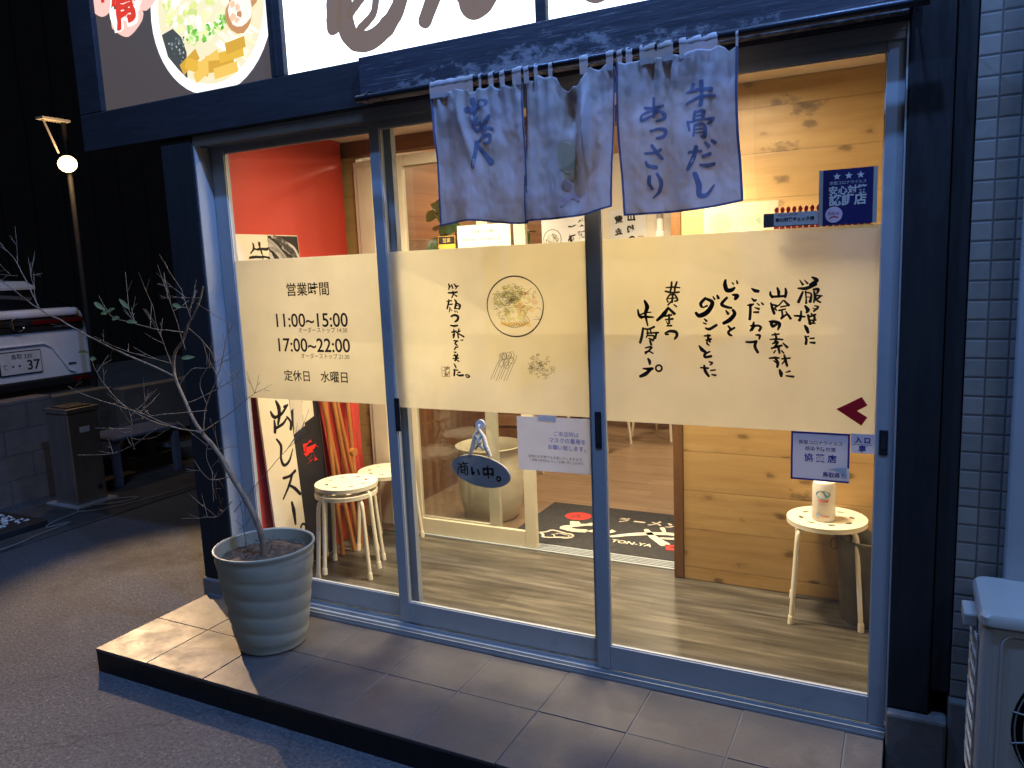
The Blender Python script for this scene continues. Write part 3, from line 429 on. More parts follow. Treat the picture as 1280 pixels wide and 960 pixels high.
def asphalt_mat():
    m, t, b = nodes('old_asphalt')
    v = mapped(t, (1, 1, 1)); big = noise_tex(t, v, 0.9, 6, 0.6); fine = noise_tex(t, v, 62, 6, 0.8)
    vo = N(t, 'TexVoronoi'); vo.inputs['Scale'].default_value = 95; t.links.new(v, vo.inputs['Vector'])
    st = N(t, 'TexVoronoi'); st.inputs['Scale'].default_value = 60; t.links.new(v, st.inputs['Vector'])
    c = ramp(t, fine, [(0.3, (0.014, 0.0145, 0.016)), (0.72, (0.185, 0.185, 0.19))])
    sx = N(t, 'SeparateXYZ'); t.links.new(st.outputs['Color'], sx.inputs[0])
    pick = ramp(t, sx.outputs[0], [(0.80, (0, 0, 0)), (0.84, (1, 1, 1))]); sm = ramp(t, st.outputs['Distance'], [(0.2, (1, 1, 1)), (0.42, (0, 0, 0))])
    c = mixc(t, mixc(t, 1.0, pick, sm, 'MULTIPLY'), c, (0.19, 0.185, 0.18))
    c = mixc(t, ramp(t, big, [(0.35, (0, 0, 0)), (0.7, (0.55, 0.55, 0.55))]), c, (0.050, 0.049, 0.052))
    oil = ramp(t, noise_tex(t, v, 0.55, 7, 0.7), [(0.56, (0, 0, 0)), (0.66, (0.7, 0.7, 0.7))]); c = mixc(t, oil, c, (0.022, 0.022, 0.024))
    c = mixc(t, ramp(t, noise_tex(t, v, 2.3, 7, 0.72), [(0.55, (0, 0, 0)), (0.68, (0.45, 0.45, 0.45))]), c, (0.15, 0.148, 0.145))
    cr = N(t, 'TexVoronoi', feature='DISTANCE_TO_EDGE'); cr.inputs['Scale'].default_value = 0.42; wv = N(t, 'MixRGB', blend_type='ADD'); wv.inputs[0].default_value = 0.35; t.links.new(v, wv.inputs[1]); nz = N(t, 'TexNoise'); nz.inputs['Scale'].default_value = 3; nz.inputs['Detail'].default_value = 6; t.links.new(v, nz.inputs['Vector']); t.links.new(nz.outputs['Color'], wv.inputs[2]); t.links.new(wv.outputs[0], cr.inputs['Vector'])
    c = mixc(t, ramp(t, cr.outputs['Distance'], [(0.0006, (0.4, 0.4, 0.4)), (0.003, (0, 0, 0))]), c, (0.012, 0.012, 0.012))
    t.links.new(c, b.inputs['Base Color']); b.inputs['Roughness'].default_value = 0.85
    h = math_(t, 'ADD', math_(t, 'MULTIPLY', vo.outputs['Distance'], -0.6), fine); bump(t, b, h, 0.9, 0.008); return m
M_asphalt = asphalt_mat()
M_conc = paint('old_concrete', (0.20, 0.185, 0.165), 0.85, var=0.2, scale=4, bmp=0.3, bscale=40, dirt=(0.09, 0.08, 0.07), dlo=0.45, dhi=0.7, dscale=2)
M_ground_strip = paint('dark_ground', (0.060, 0.056, 0.053), 0.85, var=0.25, scale=5, bmp=0.4, bscale=50, dirt=(0.03, 0.03, 0.03))
M_tilefloor = paint('slate_tile', (0.085, 0.076, 0.070), 0.5, var=0.16, scale=2.2, bmp=0.06, bscale=30, dirt=(0.055, 0.052, 0.05), dlo=0.45, dhi=0.75, dscale=2.5)
def tile_mat():
    m, t, b = nodes('slate_floor_tile'); v = mapped(t, (1, 1, 1))
    c = ramp(t, noise_tex(t, v, 2.0, 7, .65), [(.32, (.058, .054, .052)), (.55, (.088, .080, .074)), (.72, (.115, .104, .094))])
    c = mixc(t, ramp(t, noise_tex(t, v, 6.5, 9, .75), [(.52, (0, 0, 0)), (.62, (.55, .55, .55))]), c, (.050, .048, .048))
    c = mixc(t, ramp(t, noise_tex(t, v, 90, 4, .7), [(.35, (.35, .35, .35)), (.6, (0, 0, 0))]), c, (.045, .042, .040))
    ring = ramp(t, noise_tex(t, v, 1.3, 3, .5), [(.47, (0, 0, 0)), (.50, (.5, .5, .5)), (.53, (0, 0, 0))]); c = mixc(t, ring, c, (.060, .058, .060))
    t.links.new(c, b.inputs['Base Color']); t.links.new(ramp(t, noise_tex(t, v, 5, 6, .7), [(.3, (.36, .36, .36)), (.7, (.62, .62, .62))]), b.inputs['Roughness'])
    bump(t, b, noise_tex(t, v, 45, 4), .12, .004); return m
M_tilefloor = tile_mat()
M_grout = paint('pale_grout', (0.15, 0.14, 0.135), 0.9, var=0.15)
M_riser = paint('black_riser', (0.006, 0.006, 0.007), 0.6)
M_metal = paint('brushed_steel', (0.42, 0.37, 0.33), 0.36, metal=0.85, var=0.1, scale=3, bmp=0.04, stretch=(8, 8, 1))
M_cream = paint('cream_enamel', (0.72, 0.66, 0.52), 0.35, var=0.04, bmp=0.02)
M_orange_wood = paint('orange_wood', (0.34, 0.13, 0.03), 0.45, var=0.2, stretch=(6, 6, 1))

# ---------------------------------------------------------------- the ground
b = MB(); b.box(-60, 60, -60, 60, -1.0, -0.13); structure(b.build('asphalt', M_asphalt))
b = MB(); b.box(-6.05, -5.22, -6, 9, -0.2, -0.121); structure(b.build('ground_strip', M_ground_strip))  # strip of ground darker than the asphalt beside it
b = MB(); b.box(-60, -6.45, -20, 40, -0.4, 0.06); structure(b.build('raised_lot', M_asphalt))
# entrance step: dark riser, two rows of square tiles with open joints
b = MB(); b.box(-3.155, 0.0, -0.655, 0.0, -0.30, -0.032); step = structure(b.build('entrance_step', M_riser))
b = MB(); b.box(-3.150, -0.002, -0.650, -0.002, -0.034, -0.0235); g = b.build('grout', M_grout, step)
b = MB()
for i in range(10):
    x0 = -3.158+0.338*i if i else -3.158
    x1 = min(-3.158+0.338*(i+1), 0.0)
    for y0, y1 in ((-0.658, -0.332), (-0.328, -0.031)):
        dz = random.uniform(-0.0014, 0.0012)
        b.box(x0+0.0022, x1-0.0022, y0, y1, -0.034, -0.02+dz, 0.002)
b.build('floor_tiles', M_tilefloor, step)

# ---------------------------------------------------------------- the shop building
shop = thing('shop_building', 'dark timber fronted noodle shop with a lit interior behind sliding glass doors', 'shop', (-1.5, 0, -0.13))
b = MB(); b.box(-3.185, -2.975, -0.012, 0.25, 0.06, 2.246, 0.006); b.build('post', M_post, shop)
b = MB(); b.box(0.006, 0.125, -0.012, 0.25, 0.09, 3.4, 0.006); b.build('post', M_post, shop)
b = MB(); b.box(0.127, 0.182, 0.004, 0.25, 0.17, 3.4, 0.004); b.build('post_trim', M_post, shop)
b = MB(); b.box(-3.73, 0.0045, -0.024, 0.26, 2.248, 2.43, 0.006); b.build('lintel', M_dark, shop)
b = MB(); b.box(-1.945, 0.0042, -0.062, -0.0245, 2.256, 2.428, 0.004); b.build('weathered_board', M_lintel, shop)
b = MB(); b.box(-3.2, -2.965, -0.02, 0.24, -0.3, 0.058, 0.01); b.build('post_base', M_conc, shop)
b = MB(); b.box(0.004, 0.178, -0.045, 0.24, -0.3, 0.088, 0.01); b.box(0.18, 0.236, -0.03, 0.2, -0.3, 0.16, 0.008); b.build('post_base', M_conc, shop)
b = MB()
b.box(-3.18, -3.06, 0.26, 6.4, -0.3, 3.9); b.box(-3.18, 1.7, 6.41, 6.55, -0.3, 3.9); b.box(1.55, 1.7, 0.27, 6.4, -0.3, 3.9)
b.box(-3.18, 1.7, 0.262, 0.30, 2.435, 3.9)
b.build('outer_wall', M_dark, shop)
b = MB(); b.box(-3.9, 1.9, -0.05, 6.8, 3.91, 4.05); b.build('roof', M_dark, shop)
b = MB(); b.box(-3.05, -2.95, 0.14, 1.04, 0.003, 2.346); b.build('red_wall', M_red, shop)
b = MB(); b.box(-0.935, 0.6, 1.0, 1.06, 0.003, 2.346); b.build('wooden_wall', M_planks, shop)
b = MB(); b.box(-0.985, -0.937, 0.992, 1.15, 0.003, 2.25, 0.003); b.build('brown_trim', M_trim, shop)
b = MB(); b.box(-0.015, 0.10, 0.262, 0.998, 0.003, 2.346); b.build('side_wall', M_plaster, shop)
b = MB(); b.box(-3.05, 0.6, 1.08, 1.16, 2.262, 2.346); b.build('door_header', M_brownwood, shop)
b = MB(); b.box(-3.05, 0.6, 1.065, 1.17, 2.347, 2.62); b.build('upper_wall', M_plaster, shop)
b = MB(); b.box(-3.05, -2.885, 1.09, 1.15, 0.003, 2.26); b.build('tan_board', M_planks, shop)
b = MB(); b.box(0.61, 1.38, 1.07, 1.16, 0.003, 2.62); b.build('partition', M_plaster, shop)
b = MB(); b.box(-3.05, 1.5, 6.0, 6.08, 0.003, 2.62); b.build('back_wall', M_brownwood, shop)
b = MB(); b.box(1.4, 1.48, 1.17, 5.99, 0.003, 2.62); b.build('side_wall', M_plaster, shop)
b = MB(); b.box(-3.05, -2.96, 1.172, 5.99, 0.003, 2.62); b.build('side_wall', M_brownwood, shop)
b = MB(); b.box(-3.06, 0.1, 0.135, 1.075, -0.12, 0.0); structure(b.build('vestibule_floor', M_vinyl))
b = MB(); b.box(-3.055, 1.5, 1.145, 6.0, -0.12, -0.002); structure(b.build('dining_floor', M_inner_floor))
b = MB(); b.box(-3.05, 0.6, 0.115, 1.064, 2.348, 2.40); structure(b.build('ceiling', M_ceil))
b = MB(); b.box(-3.055, 1.5, 1.171, 6.0, 2.622, 2.70); structure(b.build('dining_ceiling', M_ceil))

# ---------------------------------------------------------------- door frame and the three sliding glass doors
fr = thing('door_frame', 'pale aluminium frame with head rail and grooved sill round the sliding doors', 'door frame', (-1.48, 0.05, -0.02))
b = MB(); b.box(-2.974, -2.966, -0.004, 0.13, -0.018, 2.246); b.build('jamb', M_alu, fr)
b = MB(); b.box(0.0005, 0.0055, -0.008, 0.13, -0.018, 2.246); b.build('jamb', M_alu, fr)
b = MB(); b.box(-2.965, 0.0, -0.003, 0.13, 2.222, 2.246)
for y in (0.0, 0.036, 0.074, 0.112): b.box(-2.965, 0.0, y-0.0015, y+0.0015, 2.2, 2.2215)
b.build('head_rail', M_alu, fr)
b = MB(); b.box(-2.965, 0.0, -0.03, 0.134, -0.0195, -0.010)
for y in (-0.026, 0.0, 0.0385, 0.077, 0.118): b.box(-2.964, -0.0005, y-0.0022, y+0.0022, -0.0098, 0.004)
b.build('sill_track', M_alu, fr)

def door(y, x0, x1, sl, sr, label, pulls):
    d = thing('sliding_door', label, 'sliding door', ((x0+x1)/2, y+0.015, 0), 0, 'three sliding glass doors of the entrance')
    b = MB(); b.box(x0, x0+sl, y, y+0.032, 0.006, 2.218, 0.002); b.build('stile', M_alu, d)
    b = MB(); b.box(x1-sr, x1, y, y+0.032, 0.006, 2.218, 0.002); b.build('stile', M_alu, d)
    b = MB(); b.box(x0+sl+0.0004, x1-sr-0.0004, y+0.002, y+0.030, 0.006, 0.102, 0.002); b.build('bottom_rail', M_alu, d)
    b = MB(); b.box(x0+sl+0.0004, x1-sr-0.0004, y+0.002, y+0.030, 2.172, 2.218, 0.002); b.build('top_rail', M_alu, d)
    b = MB(); b.box(x0+sl+0.0006, x1-sr-0.0006, y+0.0135, y+0.0185, 0.1025, 2.1715); b.build('glass', M_glass, d)
    b = MB()
    for p0, p1, q0, q1 in ((x0+sl, x1-sr, 0.1022, 0.1065), (x0+sl, x1-sr, 2.1675, 2.1718)): b.box(p0+0.001, p1-0.001, y+0.0075, y+0.0130, q0, q1)
    for q in (x0+sl, x1-sr-0.004): b.box(q+0.0005, q+0.0035, y+0.0075, y+0.0130, 0.1070, 2.1670)
    b.build('glazing_bead', M_white_frame, d)
    for px, z0, z1 in pulls:
        b = MB(); b.box(px-0.013, px+0.013, y-0.003, y+0.004, z0, z1, 0.003); h = b.build('pull', M_pull, d)
        b = MB(); b.box(px-0.006, px+0.006, y-0.0045, y-0.0032, z0+0.02, z1-0.02); b.build('pull_recess', M_rubber, h)
    return d
def film(d, y, x0, x1):
    b = MB(); b.box(x0, x1, y+0.0118, y+0.0128, 1.0, 1.668); return b.build('frosted_film', M_film, d)
K = (0.012, 0.011, 0.010)

d1 = door(0.085, -2.962, -1.915, 0.082, 0.06, 'glass door with the opening hours on its frosted band, behind the potted sapling', ())
f1 = film(d1, 0.085, -2.8785, -1.976)
p = Print((0, 0.0962, 0))
for s, x, z, w in (('営業時間', -2.4385, 1.523, 0.2511), ('11:00~15:00', -2.4315, 1.3799, 0.4278), ('オーダーストップ 14:30', -2.3686, 1.334, 0.2865),
                   ('17:00~22:00', -2.4303, 1.2634, 0.4298), ('オーダーストップ 21:30', -2.3666, 1.2129, 0.2845), ('定休日　水曜日', -2.4342, 1.1171, 0.3828)):
    p.text(s, x, z, w=w, col=K, bold=0.012 if 'オ' not in s else 0.0)
p.build('lettering', M_ink, f1)

d2 = door(0.045, -1.997, -0.995, 0.050, 0.05, 'glass door with the drawing of a noodle bowl on its frosted band', ((-1.945+0.004, 0.895, 1.042),))
f2 = film(d2, 0.045, -1.9455, -1.0465)
p = Print((0, 0.0562, 0))
for a, w_ in FILM_TWO: p.line(a, [max(.0022, q) for q in w_], K, 5)
p.up()
random.seed(3)
for i in range(22):
    x = -1.703+0.03*random.random(); z = 1.145+0.03*random.random()
    p.line([(x, z), (x+random.uniform(-.012, .012), z+random.uniform(.0, .012))], 0.0026, (0.62, 0.16, 0.10))
for q in ((-1.708, -1.668, 1.141, 1.1432), (-1.708, -1.668, 1.181, 1.183), (-1.708, -1.7058, 1.1434, 1.1808), (-1.6702, -1.668, 1.1434, 1.1808), (-1.689, -1.687, 1.1434, 1.1808)): p.rect(*q, (0.62, 0.16, 0.10))
p.up()
# line drawing of the bowl: rim, toppings, colour washes
cx, cz = -1.352, 1.4295; rx, rz = 0.1235, 0.1185
w = Print((0, 0.0564, 0)); random.seed(31)
for i in range(60):
    a = random.uniform(0, 6.28); q = random.random()**.5; x = cx-.02+.085*q*math.cos(a); z = cz+.015+.068*q*math.sin(a); r_ = random.uniform(.006, .015)
    w.k = 1; w.ell(x, z, r_, r_*.8, random.choice([(.86, .88, .62), (.92, .92, .74), (.84, .86, .70)]), 9)
for i in range(26):
    a = random.uniform(0, 6.28); q = random.random()**.5; x = cx+.055+.045*q*math.cos(a); z = cz-.002+.055*q*math.sin(a); r_ = random.uniform(.006, .014)
    w.k = 2; w.ell(x, z, r_, r_*.8, random.choice([(.96, .82, .74), (.94, .86, .80)]), 9)
for i in range(18): w.k = 3; w.ell(cx-.06+.007*i, cz-.075+.012*random.random(), .010, .008, (.95, .84, .60), 9)
w.build('colour_wash', M_wash, f2); random.seed(3)
p.line([(cx+rx*math.cos(a)*(1+.012*math.sin(3*a)), cz+rz*math.sin(a)) for a in [0.4+6.4*i/26 for i in range(27)]], [0.0035+0.0022*abs(math.sin(i*.24)) for i in range(27)], (0.07, 0.06, 0.05), 4)
for i in range(150):
    a = random.uniform(0.6, 4.2); r_ = random.uniform(0.1, 0.88); x = cx-0.012+r_*0.098*math.cos(a)*0.95; z = cz+0.008+r_*0.088*math.sin(a)
    q = random.uniform(.004, .010); t0 = random.uniform(0, 6)
    p.line([(x+q*math.cos(t0+k*1.2), z+q*.7*math.sin(t0+k*1.2)) for k in range(5)], 0.0011, random.choice([(0.10, 0.11, 0.05), (0.16, 0.17, 0.07), (0.24, 0.27, 0.10)]), 3)
for i in range(22):
    x = cx+0.05+random.uniform(-.045, .045); z = cz+random.uniform(-.055, .055)
    p.line([(x, z), (x+random.uniform(-.02, .02), z+random.uniform(-.015, .015)), (x+random.uniform(-.025, .025), z+random.uniform(-.02, .02))], 0.0014, random.choice([(0.20, 0.09, 0.05), (0.30, 0.13, 0.09)]), 4)
for i in range(9):
    x = cx-0.06+0.011*i; z = cz-0.062-0.010*math.sin(i*.5)
    p.line([(x, z), (x+.018, z-.012), (x+.034, z-.006), (x+.03, z+.006)], 0.0015, (0.22, 0.15, 0.05), 4)
# leeks and chopped onions sketched under it
for i in range(7):
    x = -1.475+0.012*i; z = 1.135+0.004*math.sin(i*2)
    p.line([(x, z), (x+.028, z+.055), (x+.045, z+.085), (x+.052, z+.105)], 0.0016, (0.13, 0.12, 0.07), 4)
for i in range(9):
    x = -1.425+0.006*i+random.uniform(-.008, .008); z = 1.215+random.uniform(-.02, .025)
    p.line([(x+.012*math.cos(k*1.1), z+.014*math.sin(k*1.1)) for k in range(7)], 0.0015, (0.15, 0.15, 0.07), 3)
for i in range(70):
    a = random.uniform(0, 6.28); r_ = random.random()**.6*0.05; x = -1.2476+r_*1.1*math.cos(a); z = 1.195+r_*.95*math.sin(a); q = random.uniform(.004, .009); t0 = random.uniform(0, 6)
    p.line([(x+q*math.cos(t0+k*1.2), z+q*.6*math.sin(t0+k*1.2)) for k in range(5)], 0.0012, (0.13, 0.13, 0.08), 3)
p.build('lettering', M_ink, f2)

d3 = door(0.005, -1.0225, -0.0005, 0.052, 0.052, 'glass door with black brush writing and a red arrow on its frosted band', ((-0.996, 0.893, 1.035), (-0.030, 0.94, 1.022)))
f3 = film(d3, 0.005, -0.9695, -0.0535)
p = Print((0, 0.0162, 0))
for a, w_ in FILM_THREE: p.line(a, [q*1.02 for q in w_], K, 6)
p.poly([(-0.172, 1.081), (-0.097, 1.124), (-0.079, 1.097), (-0.110, 1.078)], (0.45, 0.012, 0.02)); p.poly([(-0.172, 1.081), (-0.110, 1.078), (-0.079, 1.058), (-0.096, 1.030)], (0.45, 0.012, 0.02))
p.build('lettering', M_ink, f3)

# ---------------------------------------------------------------- lit signboard over the lintel
sg = thing('signboard', 'backlit shop signboard with a noodle bowl photo and big brush writing above the lintel', 'sign', (-1.8, 0.05, 2.43))
ZT = 3.12
b = MB(); b.box(-3.73, -3.562, -0.022, 0.2, 2.4305, ZT+.12, 0.004); b.build('cabinet_frame', M_dark, sg)
b = MB(); b.box(-2.442, -2.368, -0.020, 0.05, 2.4305, ZT, 0.003); b.box(-2.408, -2.402, -0.027, -0.0205, 2.4305, ZT); b.build('mullion', M_dark, sg)
b = MB(); b.box(-1.187, -1.145, -0.020, 0.05, 2.4305, ZT, 0.003); b.build('mullion', M_dark, sg)
b = MB(); b.box(-3.56, 0.004, -0.022, 0.2, ZT+.001, ZT+.12, 0.004); b.build('cabinet_frame', M_dark, sg)
b = MB(); b.box(-3.56, 0.004, 0.055, 0.255, 2.4305, ZT); b.build('light_box', M_dark, sg)
M_lit = emitter('lit_acrylic', (0.93, 1.0, 0.99), 2.6)
M_brownlit = emitter('dim_brown_acrylic', (0.085, 0.066, 0.055), 0.75)
b = MB(); b.box(-2.367, -1.188, 0.004, 0.05, 2.4305, ZT); w1 = b.build('lit_panel', M_lit, sg)
b = MB(); b.box(-1.144, 0.003, 0.004, 0.05, 2.4305, ZT); w2 = b.build('lit_panel', M_lit, sg)
b = MB(); b.box(-3.561, -2.443, 0.004, 0.05, 2.4305, ZT); w0 = b.build('photo_panel', M_brownlit, sg)
G = (0.17, 0.128, 0.112)
def pj(a, b_): return (a, b_)
p = Print((0, 0.0035, 0), gap=0.0005)
p.line([(-2.10, 2.95), (-2.09, 2.74), (-2.105, 2.585)], [0.07, 0.085, 0.075], G)
p.line([(-2.28, 2.83), (-2.10, 2.86), (-1.93, 2.93)], [0.05, 0.06, 0.045], G)
p.line([(-2.03, 2.76), (-2.045, 2.60), (-2.01, 2.525), (-1.93, 2.505), (-1.84, 2.545), (-1.775, 2.62), (-1.78, 2.70), (-1.86, 2.735), (-1.95, 2.68), (-2.02, 2.62)], [0.07, 0.085, 0.085, 0.08, 0.08, 0.07, 0.06, 0.055, 0.045, 0.04], G)
p.line([(-1.885, 2.66), (-1.905, 2.60), (-1.975, 2.555)], [0.032, 0.036, 0.036], G)
p.line([(-1.50, 2.98), (-1.55, 2.75), (-1.665, 2.53)], [0.06, 0.08, 0.062], G)
p.line([(-1.60, 2.66), (-1.50, 2.62), (-1.455, 2.545), (-1.40, 2.555), (-1.29, 2.66)], [0.05, 0.075, 0.08, 0.085, 0.04], G)
p.build('brush_lettering', M_sign_ink, w1)
p = Print((0, 0.0035, 0), gap=0.0005)
p.line([(-1.07, 2.62), (-1.01, 2.53), (-0.965, 2.492), (-0.90, 2.50)], [0.05, 0.05, 0.045, 0.03], G)
p.line([(-0.98, 2.80), (-0.75, 2.86), (-0.55, 2.84), (-0.56, 2.74), (-0.68, 2.70)], [0.06, 0.07, 0.07, 0.06, 0.03], G)
p.line([(-0.80, 2.99), (-0.86, 2.75), (-0.98, 2.55)], [0.05, 0.06, 0.05], G)
p.build('brush_lettering', M_sign_ink, w2)
# photo of the bowl and the red lettering
random.seed(11)
p = Print((0, 0.0035, 0), gap=0.0005)
bx, bz, br = -2.795, 2.79, 0.378
def inb(r_): a = random.uniform(0, 6.283); q = r_*math.sqrt(random.random()); return q*math.cos(a), q*math.sin(a)
def cut(pts): return [(a, max(b_, 2.4325)) for a, b_ in pts]
p.ell(bx, bz, br, br, (1.25, 1.25, 1.22), 48).up()
p.ell(bx, bz, br*.87, br*.87, (0.95, 0.86, 0.55), 48).up()
def blob(x, z, r_, col, jag=.3, n=9, sq=1.0):
    t0 = random.uniform(0, 6); p.poly([(x+r_*(1+random.uniform(-jag, jag))*math.cos(t0+6.283*i/n), z+sq*r_*(1+random.uniform(-jag, jag))*math.sin(t0+6.283*i/n)) for i in range(n)], col)
for i in range(140):                       # noodles and spring onion heap
    dx, dz = inb(.235); blob(bx-.06+dx*.95, bz+.05+dz*.8, random.uniform(.010, .024), random.choice([(1.1, 1.1, .72), (1.2, 1.2, .95), (.80, .86, .30), (.95, 1.0, .5), (1.2, 1.2, 1.1), (.66, .78, .25)]), .4)
p.up()
for i in range(60):
    a = random.uniform(-2.2, -.7); q = random.uniform(.16, .22); blob(bx-.05+q*math.cos(a), bz+.06+q*math.sin(a)*.9, random.uniform(.007, .016), random.choice([(.12, .45, .06), (.25, .62, .1), (.5, .8, .25), (.9, 1, .6)]), .5, 7)
p.up()
p.poly([(bx-.315, bz-.07), (bx-.24, bz-.055), (bx-.19, bz-.10), (bx-.165, bz-.17), (bx-.175, bz-.285), (bx-.23, bz-.235), (bx-.29, bz-.17)], (.07, .08, .08)); p.up()   # seaweed
for i in range(60):
    x = bx-.30+random.random()*.13; z = bz-.10-random.random()*.14
    if x-bx < -.30-(z-bz+.1)*.8: continue
    blob(x, z, random.uniform(.003, .008), random.choice([(.25, .28, .27), (.02, .03, .03), (.45, .5, .48), (.12, .15, .15)]), .5, 6)
p.up()
for i in range(26):                        # bean sprouts
    x = bx+.02+random.random()*.2; z = bz-.10-random.random()*.12
    if (x+.10-bx)**2+(z-.05-bz)**2 > (.84*br)**2: continue
    p.line([(x, z), (x+.05, z-.03+random.uniform(-.02, .02)), (x+.10, z-.05+random.uniform(-.03, .03))], random.uniform(.009, .015), random.choice([(1.15, 1.1, .75), (1.1, 1, .6), (1.25, 1.25, 1.05)]), 4)
p.up()
for i in range(9):                         # bamboo shoots
    x = bx-.14+.036*i+random.uniform(-.01, .01); z = bz-.235-.03*math.sin(i*1.3)-(0.02 if 1 < i < 7 else -.02); a = random.uniform(-.5, .5); l, h = random.uniform(.055, .08), random.uniform(.022, .03)
    p.poly([(x+l*s_*math.cos(a)-h*t_*math.sin(a), z+l*s_*math.sin(a)+h*t_*math.cos(a)) for s_, t_ in ((-1, -1), (1, -.8), (1, 1), (-1, .9))], random.choice([(.85, .50, .06), (.95, .60, .12), (.72, .40, .05)])); p.up()
for x, z, r_ in ((.15, .10, .085), (.22, .02, .085), (.185, -.07, .08), (.11, .16, .07)):   # pork slices
    blob(bx+x, bz+z, r_, (.62, .30, .12), .12, 14); p.up(); blob(bx+x+.012, bz+z+.014, r_*.86, (1.15, .98, .80), .12, 14); p.up()
    for k in range(5): blob(bx+x+random.uniform(-.05, .05), bz+z+random.uniform(-.05, .05), random.uniform(.008, .02), random.choice([(.80, .42, .20), (.95, .62, .40), (.6, .28, .12)]), .4)
    p.up()
for (x, z, s_, c_) in ((-3.50, 3.02, .20, '牛'), (-3.345, 2.90, .20, '骨'), (-3.20, 2.98, .17, 'ラ'), (-3.06, 3.05, .12, 'ー')):
    p.k = 2; p.line([(x-s_*.4, z-s_*.35), (x, z-s_*.5), (x+s_*.45, z-s_*.3)], [.07, .10, .08], (1.0, .62, .52)); p.k = 4
    p.brush(c_, x, z, s_*1.10, 3, (1.2, 1.1, 1.0), 0.10); p.k = 6; p.brush(c_, x, z, s_, 3, (.75, .05, .03), 0.03)
q = Print((0, 0, 0)); p.v = [Vector((v.x, v.y, max(v.z, 2.4320))) for v in p.v]
p.build('bowl_photo', M_sign_ink, w0)

# ---------------------------------------------------------------- noren: rod and three cloths
rod = thing('noren_rod', 'long black rod on small hooks along the lower edge of the lintel, carrying the cloths', 'curtain rod', (-0.96, -0.10, 2.262))
ra, rb_ = Vector((-1.935, -0.10, 2.262)), Vector((0.055, -0.10, 2.268))
b = MB(); b.tube([ra, rb_], 0.0135, 14); b.build('rod', M_pull, rod)
for x in (-1.88, -0.72, 0.02):
    b = MB(); b.tube([(x, -0.025, 2.285), (x, -0.07, 2.285), (x, -0.10, 2.283), (x, -0.119, 2.268), (x, -0.112, 2.247), (x, -0.096, 2.243)], 0.0035, 8); b.box(x-.012, x+.012, -0.030, -0.0245, 2.262, 2.31, 0.002); b.build('hook', M_pull, rod)
M_cloth = sheer('off_white_canvas', (0.54, 0.52, 0.55), 0.38, dirt=(0.45, 0.39, 0.32), dlo=0.44, dhi=0.74, dscale=5.5, weave=0.3)
M_hem = sheer('navy_stitched_hem', (0.11, 0.12, 0.22), 0.2, weave=0.5)
M_cloth_ink = print_mat('dyed_ink', trans=0.3, rough=0.9)
nor = thing('noren_curtain', 'dirty off white split cloth with faded writing hanging from the rod over the doors', 'curtain', (-1.0, -0.10, 2.25))
CL = [(-1.585, -1.205, 0.0, 1.748), (-1.198, -0.862, 2.1, 1.742), (-0.853, -0.462, 4.4, 1.738)]
def cloth_fn(i):
    x0, x1, ph, zb = CL[i]; zt = 2.236
    def fn(s, t):               # s across 0..1, t down 0..1
        x = x0+(x1-x0)*s
        sag = 0.0
        if i == 0: sag = 0.012*abs(math.sin(s*9+.5))+0.012*abs(math.sin(s*23))*(s > .45)
        if i == 1: sag = 0.055*max(0, math.sin((s-.32)/.40*math.pi))**1.2*(0.32 < s < .72)+0.014*abs(math.sin(s*17))
        if i == 2: sag = 0.010*abs(math.sin(s*14))+0.05*max(0, 1-abs(s-.93)/.07)*.4
        z = zt-sag*(1-t)**2
        low = zb+(0.012*math.sin(s*5+ph) if i == 0 else 0.03*s**3 if i == 1 else 0.035*max(0, s-.55)**1.5*2)
        z = z+(low-z)*t
        x += 0.012*math.sin(t*3+ph)*(t)+(-.006 if i == 1 else .004)*t
        am = 0.005+0.010*t
        y = -0.112+am*math.sin(s*8.3+ph+t*1.1)+0.5*am*math.sin(s*17.5+ph*2-t*1.7)
        y += 0.006*(1-t)**3*math.sin(s*52+ph)                      # gathers at the top
        q = noise.noise(Vector((s*3+ph, t*2.6, .5))); y += 0.014*q+0.004*noise.noise(Vector((s*9+ph, t*7, 2.5)))+0.0022*noise.noise(Vector((s*24+ph, t*16, 4.5)))
        c1 = abs(s-(.25+.35*t)) if i == 0 else abs(s-(.62+.12*t)) if i == 1 else abs(s-(.86-.32*t))
        y -= 0.015*math.exp(-(c1/.055)**2)*math.sin(math.pi*min(1, t*1.1+.08))*(1.5 if i == 1 else 1)
        if i == 1: y += 0.035*math.exp(-((s-.50)/.10)**2)*math.exp(-((t-.22)/.2)**2); y -= .03*math.exp(-((s-.70)/.04)**2)*math.exp(-((t-.35)/.28)**2)
        if i == 2: y -= 0.018*math.exp(-((s-.35)/.04)**2)*math.exp(-(t/.3)**2)
        return Vector((x, min(y, -0.045), z))
    return fn
def inv_warp(fn, i):
    x0, x1, ph, zb = CL[i]
    def w(p):
        s = (p.x-x0)/(x1-x0); t = (2.236-p.z)/(2.236-zb); s = min(max(s, 0), 1); t = min(max(t, 0), 1)
        return fn(s, t)+Vector((0, -0.0016+p.y, 0))
    return w
INK = (0.17, 0.19, 0.30)
